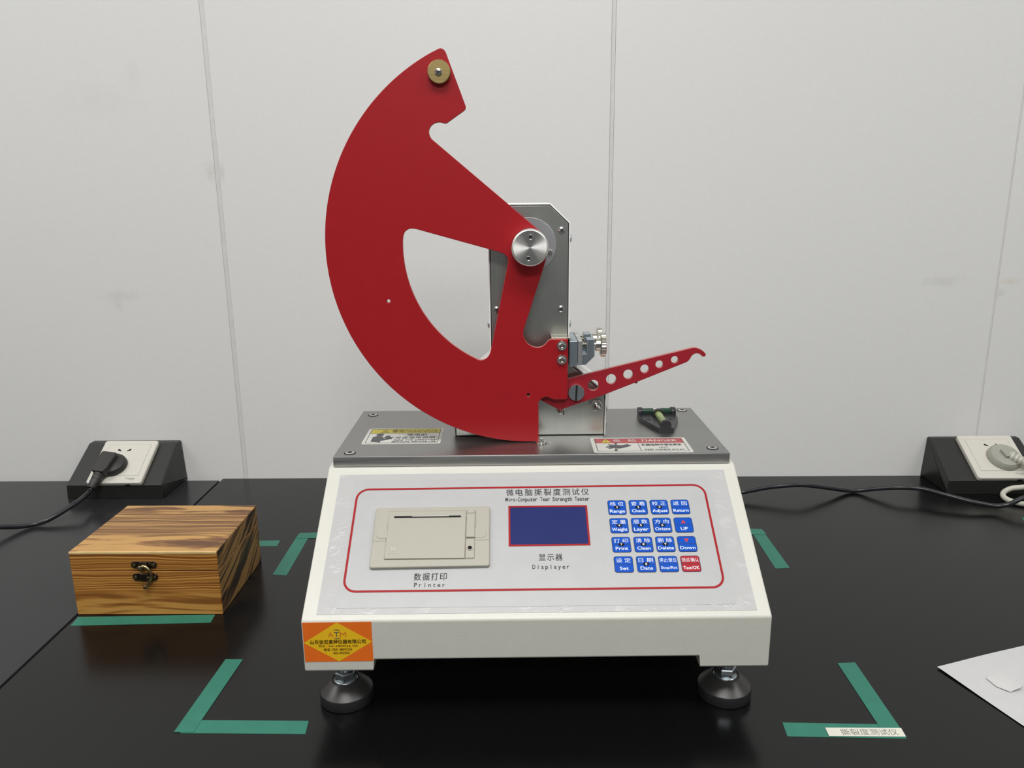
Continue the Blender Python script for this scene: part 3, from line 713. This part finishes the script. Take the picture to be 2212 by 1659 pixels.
# film wrinkles: raised creases of the loose clear film
cr = MB(); rnd = random.Random(11)
def crease(x, y, ln, ang, r=.00013):
    pts = []; n = 5
    for k in range(n):
        t = k / (n - 1) - .5
        pts.append((x + math.cos(ang) * ln * t + rnd.uniform(-.0006, .0006), y + math.sin(ang) * ln * t + rnd.uniform(-.0006, .0006), .0004))
    cr.tube(pts, r, S, 0, 3, 1)
for k in range(10): crease(rnd.uniform(-.178, -.170), rnd.uniform(.020, .145), rnd.uniform(.004, .016), rnd.uniform(-.2, .9))
for k in range(13): crease(rnd.uniform(-.05, .03), rnd.uniform(.008, .026), rnd.uniform(.005, .016), rnd.uniform(-.3, .7))
for k in range(7): crease(rnd.uniform(.06, .18), rnd.uniform(.009, .012), rnd.uniform(.008, .018), rnd.uniform(-.25, .15))
for k in range(6): crease(rnd.uniform(.170, .178), rnd.uniform(.08, .148), rnd.uniform(.006, .014), rnd.uniform(-.5, .1))
for k in range(5): crease(rnd.uniform(-.17, -.14), rnd.uniform(.138, .147), rnd.uniform(.005, .014), rnd.uniform(0, .5))
cw = cr.done('film_creases', 'film_glint', fm); cw['kind'] = 'stuff'

# printer
pr = MB().prism(rounded([(-.1463, .0472), (-.0401, .0482), (-.0404, .1102), (-.1467, .1092)], .0022, 4), 0, .0040, S, bevel=0.0011).done('printer', 'printer', root)
ph = .0040
for x0, x1 in ((-.1458, -.1340), (-.0530, -.0410)):
    MB().prism(rect(x0, .0738, x1, .0892, .0006), ph - .001, ph + .0004, S, bevel=0.0003).prism(rect(x0 + .002 if x0 < -.1 else x0 - .004, .0762, x1 + .004 if x0 < -.1 else x1 - .002, .0860, .0045), ph, ph + .0008, S, bevel=0.0003).done('printer_ear', 'printer', pr)
MB().prism(rect(-.1338, .0986, -.0625, .1050), ph - .001, ph + .0003, S, bevel=0.0002).done('printer_strip', 'printer', pr)
dr = MB().prism(rect(-.1336, .0552, -.0624, .0982), ph - .001, ph + .0014, S, bevel=0.0005).done('printer_door', 'printer', pr)
MB().sheet(rect(-.1339, .0549, -.0536, .1055), ph + .00008, S).done('printer_gap', 'printer_gap', pr)
MB().prism(rect(-.1286, .0972, -.0670, .0990, .0004), ph + .001, ph + .00165, S).done('paper_slot', 'ink', dr)
MB().prism([(-.112, .0979), (-.078, .0981), (-.078, .0986), (-.112, .0984)], ph + .0012, ph + .0024, S).done('paper_edge', 'label_white', dr)
MB().prism(rect(-.0618, .0762, -.0540, .1052, .0010), ph - .001, ph + .0019, S, bevel=0.0006).prism(rect(-.0614, .1010, -.0544, .1050, .0010), ph + .001, ph + .0026, S, bevel=0.0005).done('printer_latch', 'printer', pr)
MB().prism(rect(-.0618, .0556, -.0540, .0752, .0010), ph - .001, ph + .0008, S, bevel=0.0004).done('printer_button_panel', 'printer', pr)
MB().lathe([(.0026, 0), (.0026, .0007), (.0019, .0007)], S @ T(-.0580, .0655, ph + .0008), 0, 24).lathe([(.0019, .0007), (.0017, .0003), (0, .0003)], S @ T(-.0580, .0655, ph + .0008), 1, 24).done('printer_button', ['printer', 'ink'], pr)
m = MB(); hh = ph + .0014
m.prism(rect(-.1304, .0606, -.1218, .0694), hh - .0003, hh + .00018, S, holes=[rect(-.1301, .0609, -.1221, .0691)])
m.prism([(-.1290, .0680), (-.1282, .0680), (-.1272, .0640), (-.1262, .0668), (-.1258, .0668), (-.1248, .0640), (-.1238, .0680), (-.1230, .0680), (-.1243, .0624), (-.1252, .0624), (-.1260, .0648), (-.1268, .0624), (-.1277, .0624)], hh - .0003, hh + .00022, S)
m.done('printer_emblem', 'emboss', dr)

# display
dfm = MB().prism([(-.0233, .0690), (.0506, .0692), (.0506, .1120), (-.0233, .1119)], .0003, .00085, S, holes=[rect(-.0216, .0708, .0489, .1102)]).done('display_frame', 'border_red', root)
MB().sheet(rect(-.0217, .0707, .0490, .1103), .00062, S).done('display_screen', 'screen', dfm)

# keys
KU = [.0785, .0984, .1182, .1379]; KS = [.1090, .0894, .0696, .0497]
KT = [[('档 位', 'Range', '1'), ('查 看', 'Check', '2'), ('校 正', 'Adjust', '3'), ('返 回', 'Return', '')],
      [('定 量', 'Weight', '4'), ('层 数', 'Layer', '5'), ('方 向', 'Orient', '6'), ('up', 'UP', '')],
      [('打 印', 'Print', '7'), ('清 除', 'Clean', '8'), ('删 除', 'Delete', '9'), ('down', 'Down', '')],
      [('设 定', 'Set', ''), ('日 期', 'Date', '0'), ('停止/复位', 'Stop/Rst', ''), ('测试/确认', 'Test/OK', '')]]
TW = {'Set': .0078, 'Date': .0110, 'UP': .0066, 'Print': .0112, 'Clean': .0122, 'Check': .0128, 'Layer': .0134, 'Down': .0138}
for i in range(4):
    for j in range(4):
        cn, en, num = KT[i][j]; u, s_ = KU[j], KS[i]
        red = (i == 3 and j == 3)
        k = MB().prism(rect(u - .0085, s_ - .0080, u + .0085, s_ + .0080, .0022), .0003, .00085, S, mi=1)
        k.prism(rect(u - .0080, s_ - .0075, u + .0080, s_ + .0075, .0018), .00085, .00100, S)
        key = k.done('key', ['key_red' if red else 'key_blue', 'key_line'], root)
        if red: key['label'] = 'red key'
        MB().sheet(rect(u - .0080, s_ - .0002, u + .0080, s_ + .0002), .00108, S).done('key_divider', 'key_line', key)
        t = MB()
        if cn in ('up', 'down'):
            d = 1 if cn == 'up' else -1
            MB().sheet([(u - .0022, s_ + .0035 - .0019 * d), (u + .0022, s_ + .0035 - .0019 * d), (u, s_ + .0035 + .0021 * d)], .00112, S).done('key_arrow', 'key_arrow', key)
        elif '/' in cn: t.text(cn, u - .0076, u + .0076, s_ + .0017, s_ + .0059, S, .00112)
        else: t.text(cn, u - .0065, u + .0065, s_ + .0017, s_ + .0061, S, .00112)
        wd = TW.get(en, .0142)
        low = .0012 if any(c in en for c in 'gyj') else 0.0
        t.text(en, u - wd / 2, u + wd / 2, s_ - .0056 - low, s_ - .0024, S, .00112, bold=0.012)
        if num: t.text(num, u - (.0004 if num == '1' else .00085), u + (.0004 if num == '1' else .00085), s_ - .0012, s_ + .0012, S, .00135, bold=0.02)
        t.done('key_lettering', 'key_text', key)
        if num: MB().sheet([(u + .0027 * math.cos(2 * PI * q / 24), s_ + .0019 * math.sin(2 * PI * q / 24)) for q in range(24)], .00122, S).done('number_badge', 'ink', key)

# company sticker on the front face
FS = frame((-.1978, 0, .0577), (1, 0, 0.006), (0, 0, 1), (0, -1, 0)); SW, SH = .0582, .0371
cs = MB().prism(rect(0, 0, SW, SH), 0, .00025, FS).done('company_sticker', 'orange', root)
cs['label'] = 'orange sticker with a yellow diamond'
MB().sheet([(0, SH * .49), (SW * .5, 0.0002), (SW, SH * .50), (SW * .5, SH)], .00032, FS).done('yellow_diamond', 'yellow', cs)
def sx(x): return x * SW
def sy(y): return (1 - y) * SH
m = MB()
m.text('山东安尼麦特仪器有限公司', sx(.095), sx(.905), sy(.545), sy(.435), FS, .00045, bold=0.015)
m.mono('网址：', sx(.215), sx(.36), sy(.620), .0021, FS, .00045)
m.mono('www.sdanmtyq.com', sx(.355), sx(.785), sy(.620), .0022, FS, .00045, bold=0.01)
m.mono('电话：', sx(.285), sx(.43), sy(.717), .0021, FS, .00045, bold=0.015)
m.mono('0531-88092218', sx(.415), sx(.70), sy(.717), .0023, FS, .00045, bold=0.01)
m.mono('400-9933057', sx(.420), sx(.67), sy(.807), .0023, FS, .00045, bold=0.01)
m.done('sticker_lettering', 'ink', cs)
m = MB(); m.text('A', sx(.362), sx(.442), sy(.365), sy(.245), FS, .00045); m.text('M', sx(.535), sx(.625), sy(.365), sy(.245), FS, .00045)
m.done('sticker_logo_letters', 'logo_orange', cs)
m = MB(); m.text('T', sx(.452), sx(.522), sy(.365), sy(.245), FS, .00045)
def swoosh(cy, sgn):
    up_ = [(sx(.44 + .10 * k / 8), sy(cy) + sgn * SH * .030 * math.sin(PI * (k / 8) ** .8)) for k in range(9)]
    lo_ = [(sx(.44 + .10 * k / 8), sy(cy) + sgn * SH * (.030 * math.sin(PI * (k / 8) ** .8) - .022 * (k / 8) * (1.15 - k / 8) * 3)) for k in range(8, -1, -1)]
    return up_ + lo_[1:-1]
m.sheet(swoosh(.205, 1), .00045, FS); m.sheet(swoosh(.395, -1), .00045, FS)
m.done('sticker_logo_center', 'logo_green', cs)

# ------------------------------------------------------------------ wooden box
BX, BY = -.4894, .7610; BW, BD, BH, BS = .1604, .1290, .0748, .0520
box = empty('wooden_box', (BX + BW / 2, BY, 0), 0, 'small burnt pine box with a dark bronze hook latch, lid closed', 'box')
def woodpart(name, z0, z1, top, ww=0.008):
    m = MB(); hw = BW / 2
    m.box((-hw, 0, z0), (hw, BD, z1), 0.0007, seg=1)
    for f in m.bm.faces:
        n = f.normal
        if f.calc_area() < 2e-4 and z1 > .06 and n.z > .3 and n.z < .95 and n.y < -.3: f.material_index = 3
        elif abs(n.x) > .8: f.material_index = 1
        elif n.z > .5 and top: f.material_index = 2
        else: f.material_index = 0
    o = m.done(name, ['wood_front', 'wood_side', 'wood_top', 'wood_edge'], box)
    return o
woodpart('box_body', 0, BS - .0003, False)
lid = woodpart('box_lid', BS + .0003, BH, True)
MB().box((-BW / 2 + .0002, -.0003, BH - .0030), (BW / 2 - .0002, .0012, BH + .0001), 0.0005).done('worn_lid_edge', 'wood_edge', lid)
def bz(x, z): return (x - (BX + BW / 2) * 1000) / 1000, z / 1000
def latch_plate(name, xa, xb, z0, z1, parent):
    xa, _ = bz(xa, 0); xb, _ = bz(xb, 0); r = (z1 - z0) / 2
    zc_ = (z0 + z1) / 2
    m = MB().prism(rect(xa, z0, xb, z1, r * .95, 6), 0, .0014, front(0), bevel=0.0004, mi=0)
    mid = (xa + xb) / 2
    m.prism(rounded([(mid - .0052, z0 + .0002), (mid + .0052, z0 + .0002), (mid + .0040, z1 + .0004), (mid - .0040, z1 + .0004)], .0012), .0010, .0034, front(0), bevel=0.0006)
    for x in (xa + .0034, xb - .0034):
        m.lathe([(.0019, .0014), (.0018, .0020), (.0010, .0023), (.0008, .0016), (0, .0016)], T(x, 0, zc_) @ AX_Y, 1, 14)
    return m.done(name, ['bronze_dark', 'bronze'], parent)
up_p = latch_plate('latch_plate', -422.5, -394.8, .0558, .0640, lid)
latch_plate('latch_keeper', -422.6, -395.0, .0414, .0500, box)
hp = [(-411.0, 57.8), (-407.5, 60.0), (-404.2, 58.8), (-401.6, 55.5), (-400.3, 51.5), (-400.2, 47.6), (-401.6, 43.8), (-404.2, 40.2), (-407.6, 36.2)]
hk = MB().tube([(bz(x, z)[0], -.0052, z / 1000) for x, z in hp], [.0022, .0019, .0018, .0017, .0017, .0017, .0016, .0014, .0014], ID, 0, 5, 3)
hk.lathe([(.0030, 0), (.0030, .0016), (.0022, .0024), (0, .0026)], T(bz(-411.0, 0)[0], -.0040, .0578) @ AX_Y, 0, 20)
hk.lathe([(0, -.0024), (.0018, -.0018), (.0026, 0), (.0018, .0018), (0, .0024)], T(bz(-407.8, 0)[0], -.0052, .0358) @ AX_Y, 0, 16)
hk.prism([(bz(-405.5, 0)[0], .0455), (bz(-400.8, 0)[0], .0440), (bz(-400.5, 0)[0], .0480), (bz(-404.5, 0)[0], .0482)], .0042, .0062, front(0), bevel=0.0004)
hk.done('latch_hook', 'bronze', box)

# ------------------------------------------------------------------ desk sockets, plugs, cables
SA = math.atan2(.044, .072)
def socket(name, x0, x1, yf, label, px0, mirror, ox):
    wd = x1 - x0; yb = YW - .0006
    r = empty('desk_socket', ((x0 + x1) / 2, (yf + yb) / 2, 0), 0, label, 'socket', 'black sloped desk sockets against the wall')
    oy = -(yf + yb) / 2; cx = (x0 + x1) / 2
    P = [(yf, 0), (yf, .022), (yf + .072, .066), (yb, .066), (yb, 0)]
    h = wd / 2; b = bmesh.new(); rg = []
    for u, ins in ((-h, .0022), (-h + .0006, .0008), (-h + .0022, 0), (h - .0022, 0), (h - .0006, .0008), (h, .0022)):
        Q = rounded([(p[0] + oy, p[1]) for p in P], [0.0006, .0012, .0022, .0016, .0004], 3)
        if ins: Q = inset(Q, ins)
        rg.append([b.verts.new((u * (1.0 - 0.045 * max(0, q[1]) / .066), q[0], max(0, q[1]))) for q in Q])
    for A, B in zip(rg, rg[1:]):
        for k in range(len(A)): b.faces.new((A[k], A[(k + 1) % len(A)], B[(k + 1) % len(A)], B[k]))
    b.faces.new(rg[0]); b.faces.new(list(reversed(rg[-1])))
    bmesh.ops.recalc_face_normals(b, faces=b.faces)
    m = MB(); me = bpy.data.meshes.new('x'); b.to_mesh(me); b.free(); m.mesh(me)
    body = m.done('socket_body', 'black_plastic', r, angle=28)
    ca, sa = math.cos(SA), math.sin(SA)
    F = frame((px0 - cx, yf + oy, .022), (1, 0, 0), (0, ca, sa), (0, -sa, ca))
    pm = MB().prism(rect(0, -.0010, .0845, .0840, .0045, 5), -.001, .0068, F, bevel=0.0018, seg=3)
    pl_ = pm.done('socket_plate', 'white_plastic', r)
    MB().prism(rect(.0095, .0130, .0755, .0755, .001), .006, .00705, F, bevel=0.0001).sheet(rect(.0092, .0127, .0758, .0758), .00686, F, mi=1).done('socket_insert', ['white_plastic', 'soft_ink'], pl_)
    m = MB(); cx_ = ox
    for s in (-1, 1):
        c = cx_ + s * .0088
        m.prism(circle(c, .0640, .0018, 14), .006, .0072, F)
        m.prism([(c + .0010, .0650), (c + s * -.0002 + .0008 * s, .0622), (c - s * .0042, .0610), (c - s * .0046, .0622), (c - s * .0010, .0655)], .006, .0072, F)
    m.done('socket_holes', 'dark', pl_)
    m = MB().text('Schneider', .0585, .0730, .0066, .0090, F, .0070, bold=0.01).text('Electric', .0645, .0728, .0042, .0060, F, .0070)
    m.done('socket_lettering', 'brand_ink', pl_)
    MB().prism(rect(.0595, -.0016, .0665, .0002), .0005, .003, F).done('plate_notch', 'dark', pl_)
    return r, F, cx, (yf + yb) / 2
_, FL, cxl, cyl = socket('l', -.6950, -.5462, 1.0985, 'black sloped desk socket at the left with a black plug in it', -.6615, False, .0370)
_, FR, cxr, cyr = socket('r', .6415, .7890, 1.1040, 'black sloped desk socket at the right with a grey plug in it', .6835, True, .0450)
FLw = T(cxl, cyl, 0) @ FL; FRw = T(cxr, cyr, 0) @ FR
def wpt(F, x, y, h): return tuple(F @ Vector((x, y, h)))

# black angled plug and its cable
c0 = wpt(FLw, .0385, .0395, .0069)
pgl = empty('power_plug', c0, 0, 'black angled plug with a black cable in the left desk socket', 'plug')
L0 = Matrix.Translation(Vector(c0)).inverted() @ FLw
m = MB()
PCX, PCY = .0325, .0310
m.lathe([(0, .0071), (.0200, .0071), (.0204, .0080), (.0198, .0130), (.0180, .0165), (.0140, .0180), (0, .0185)], L0 @ T(PCX, PCY, 0), 0, 40)
R_ = L0 @ T(.0245, .0285, .0178) @ Matrix.Rotation(-1.72, 4, 'Z')
m.prism(rounded([(-.0175, -.0125), (.0125, -.0118), (.0215, -.0085), (.0215, .0085), (.0125, .0118), (-.0175, .0125)], .0034), -.0080, .0080, R_, bevel=0.0022, seg=3)
m.done('plug_body', 'black_plug', pgl)
m = MB()
RX = R_ @ Matrix.Rotation(PI / 2 + .10, 4, 'Y')
m.lathe([(.0078, .018), (.0078, .024), (.0070, .034), (.0064, .0445), (.0054, .0460), (.0040, .0460)], RX, 0, 24)
m.done('strain_relief', 'black_plug', pgl)
for q in range(3):
    MB().lathe([(.0077 - q * .0006, .0235 + q * .0066), (.00805 - q * .0006, .0240 + q * .0066), (.0077 - q * .0006, .0248 + q * .0066)], RX, 0, 24).done('relief_groove', 'dark', pgl)
p0 = RX @ Vector((0, 0, .042)); p1 = RX @ Vector((0, 0, .052))
wp = [(-.6425, 1.0413, .0200), (-.6522, 1.0215, .0140), (-.6658, 1.0035, .0075), (-.6812, .9957, .0040), (-.6961, .9840, .0060), (-.7111, .9691, .0120), (-.7264, .9558, .0180), (-.7560, .9330, .0240), (-.80, .905, .020), (-.86, .88, .008), (-.93, .865, .0038), (-1.2, .85, .0038), (-1.6, .86, .0038)]
MB().tube([p0, p1] + [Vector(p) - Vector(c0) for p in wp], .0036, ID, 0, 7, 4).done('plug_cable', 'black_cable', pgl)

# grey round plug with cream cable
c1 = wpt(FRw, .0525, .0375, .0069)
pgr = empty('power_plug', c1, 0, 'grey round plug with a cream cable in the right desk socket', 'plug')
L1 = Matrix.Translation(Vector(c1)).inverted() @ FRw
Q_ = L1 @ T(.0525, .0365, 0)
m = MB().lathe([(0, .0071), (.0238, .0071), (.0242, .0082), (.0232, .0130), (.0205, .0165), (.0120, .0185), (0, .0190)], Q_, 0, 40)
m.prism(rounded([(-.0070, -.0080), (.0030, -.0080), (.0030, .0080), (-.0070, .0080)], .002), .015, .0235, Q_ @ Matrix.Rotation(0.25, 4, 'Z'), bevel=0.0015)
m.done('plug_body', 'grey_plug', pgr)
R2 = Q_ @ Matrix.Rotation(-.78, 4, 'Z') @ T(0, 0, .0165) @ Matrix.Rotation(PI / 2 - .12, 4, 'Y')
m = MB()
for q in range(5): 
    r0 = .0086 - q * .0007
    m.lathe([(r0 - .0012, .006 + q * .0058), (r0, .0072 + q * .0058), (r0, .0098 + q * .0058), (r0 - .0012, .0110 + q * .0058)], R2, 0, 24)
m.lathe([(.0068, .004), (.0045, .0350)], R2, 0, 24)
m.done('strain_relief', 'grey_cable', pgr)
e0 = R2 @ Vector((0, 0, .034)); e1 = R2 @ Vector((0, 0, .046))
wcab = [(.7900, 1.0900, .034), (.7880, 1.0750, .024), (.7720, 1.0780, .0210), (.7500, 1.0835, .0195), (.7351, 1.0840, .0180), (.7250, 1.0860, .0160), (.7155, 1.0850, .0120), (.7090, 1.0790, .0090), (.7085, 1.0710, .0062), (.7150, 1.0610, .0047), (.7280, 1.0530, .0042), (.7600, 1.0400, .0040), (.83, 1.02, .0040), (.93, .99, .0040), (1.10, .96, .0040), (1.33, .95, .0040)]
MB().tube([e0, e1] + [Vector(p) - Vector(c1) for p in wcab], .0039, ID, 0, 6, 4).done('plug_cable', 'grey_cable', pgr)

# the tester's own black cable
cpts = [(.13, .965, .030), (.19, .985, .012), (.25, 1.035, .008), (.3192, 1.0880, .010), (.3293, 1.0881, .011), (.3708, 1.0904, .018), (.4144, 1.0881, .022), (.4565, 1.0979, .014), (.5010, 1.1109, .0036), (.5312, 1.1016, .010), (.5592, 1.0890, .017), (.5890, 1.0804, .018), (.6155, 1.0596, .016), (.6442, 1.0445, .012), (.6726, 1.0361, .009), (.6881, 1.0307, .014), (.7104, 1.0348, .022), (.745, 1.045, .024), (.80, 1.055, .014), (.87, 1.05, .0045), (.95, 1.04, .0036), (1.12, 1.03, .0036), (1.33, 1.02, .0036)]
o0 = Vector((.5010, 1.1109, 0))
o = MB().tube(cpts, .0034, ID, 0, 7, 4).done('power_cable', 'black_cable', None, loc=tuple(o0))
tag(o, 'long black cable waving from behind the tester past the right socket', 'cable')

# ------------------------------------------------------------------ green tape, tape label, paper
def tape(pts, label, lift=0.0, mname='tape', name='green_tape', cat='tape', group='green tape strips on the black benches'):
    cx = sum(p[0] for p in pts) / len(pts) / 1000; cy = sum(p[1] for p in pts) / len(pts) / 1000
    o = MB().prism([(x / 1000 - cx, y / 1000 - cy) for x, y in pts], 0, .00022).done(name, mname)
    o.location = (cx, cy, lift)
    return tag(o, label, cat, group)
tape([(-293.0, 567.6), (-185.6, 566.4), (-187.2, 583.4), (-290.0, 584.4)], 'green tape strip running sideways just before the left front rubber foot')
tape([(-277.0, 675.5), (-294.4, 675.9), (-298.8, 568.5), (-281.9, 568.3)], 'green tape strip pointing to the wall, end of the left front corner mark', .0003)
tape([(221.1, 563.6), (319.0, 560.8), (318.9, 577.8), (302.9, 579.0), (222.6, 581.2)], 'green tape strip running sideways under the lettered cream label')
tape([(304.1, 668.0), (302.9, 577.0), (302.6, 563.5), (319.6, 562.2), (321.6, 669.1)], 'green tape strip pointing to the wall beside the white sheet of paper', .0003)
tape([(-304.2, 956.0), (-287.5, 956.0), (-285.5, 850.5), (-303.2, 852.8)], 'green tape strip pointing to the wall between wooden box and tester')
tape([(-304.2, 954.5), (-303.4, 971.5), (-281.4, 972.8), (-235.0, 972.8), (-235.0, 955.4)], 'green tape piece lying sideways behind the tester, at its left rear', .0003)
tape([(-372.0, 948.0), (-323.0, 948.8), (-322.0, 931.5), (-372.0, 931.3)], 'short green tape end sticking out behind the wooden box')
tape([(309.1, 970.0), (324.9, 970.0), (325.1, 866.5), (307.2, 864.9)], 'green tape strip pointing to the wall at the right rear of the tester')
tape([(262.0, 980.1), (317.0, 980.1), (324.6, 979.0), (326.0, 970.0), (325.5, 961.7), (262.0, 962.9)], 'green tape piece lying sideways at the right rear of the tester', .0003)
tape([(-486.0, 756.0), (-337.4, 760.2), (-336.0, 744.0), (-484.5, 738.2)], 'green tape strip along the front of the wooden box')
tape([(698.6, 1015.8), (760.0, 1004.0), (758.0, 986.0), (692.5, 1000.5)], 'green tape sliver at the picture edge below the right socket')
tl = tape([(256.4, 573.8), (320.3, 573.3), (319.4, 562.6), (255.7, 563.2)], 'cream paper strip lettered in Chinese on green tape', .0006, 'tape_label', 'tape_label', 'label', None)
m = MB(); F_ = Matrix.Translation((0, 0, .00026)); q = tl.location
m.text('撕裂度测试仪', .2675 - q.x, .3150 - q.x, .5643 - q.y, .5722 - q.y, F_, 0)
m.done('handwritten_lettering', 'soft_ink', tl)

pa = math.atan2(.0339, .0969)
b = bmesh.new(); NX, NY = 30, 22; rnd = random.Random(3); vs = []
for j in range(NY + 1):
    row = []
    for i in range(NX + 1):
        x, y = .297 * i / NX, -.210 * j / NY
        z = .0006 + .0009 * math.exp(-((x - .0) ** 2 + y * y) / .0012) + .0012 * (0.5 + .5 * math.sin(x * 38 + y * 20)) * (1 - math.exp(-(x * x + y * y) / .002))
        row.append(b.verts.new((x, y, z)))
    vs.append(row)
for j in range(NY):
    for i in range(NX): b.faces.new((vs[j][i], vs[j + 1][i], vs[j + 1][i + 1], vs[j][i + 1]))
bmesh.ops.recalc_face_normals(b, faces=b.faces)
m = MB(); me = bpy.data.meshes.new('x'); b.to_mesh(me); b.free(); m.mesh(me)
pp = m.done('paper_sheet', 'paper'); pp.location = (.3956, .6599, .0003); pp.rotation_euler = (0, 0, pa)
tag(pp, 'white sheet of paper with a torn flap lying at the right bench edge', 'paper')
# torn flap, built in the sheet's own axes
ca, sa = math.cos(-pa), math.sin(-pa)
fl = [(430.8, 640.7), (436, 646), (448.5, 648.8), (458, 638), (455.2, 626.8), (451.5, 622.5), (440.6, 620.0), (433, 628)]
cen = (444, 635)
b = bmesh.new(); K = 4; rings_ = []
def flap_pt(i, k):
    x, y = fl[i]; t = k / K
    dx, dy = (cen[0] + (x - cen[0]) * t) / 1000 - .3956, (cen[1] + (y - cen[1]) * t) / 1000 - .6599
    top = .0030 + .0002 * math.sin(i * 2.1 + k)
    rimz = (.0050 if i in (4, 5) else .0022)
    return (dx * ca - dy * sa, dx * sa + dy * ca, top * (1 - t * t) + rimz * t * t)
ctr = b.verts.new(flap_pt(0, 0))
for k in range(1, K + 1): rings_.append([b.verts.new(flap_pt(i, k)) for i in range(len(fl))])
n = len(fl)
for i in range(n): b.faces.new((ctr, rings_[0][i], rings_[0][(i + 1) % n]))
for A_, B_ in zip(rings_, rings_[1:]):
    for i in range(n): b.faces.new((A_[i], B_[i], B_[(i + 1) % n], A_[(i + 1) % n]))
bmesh.ops.recalc_face_normals(b, faces=b.faces)
m = MB(); me = bpy.data.meshes.new('x'); b.to_mesh(me); b.free(); m.mesh(me)
m.done('torn_flap', 'paper_flap', pp, angle=80)
for me in list(_tc.values()): bpy.data.meshes.remove(me)
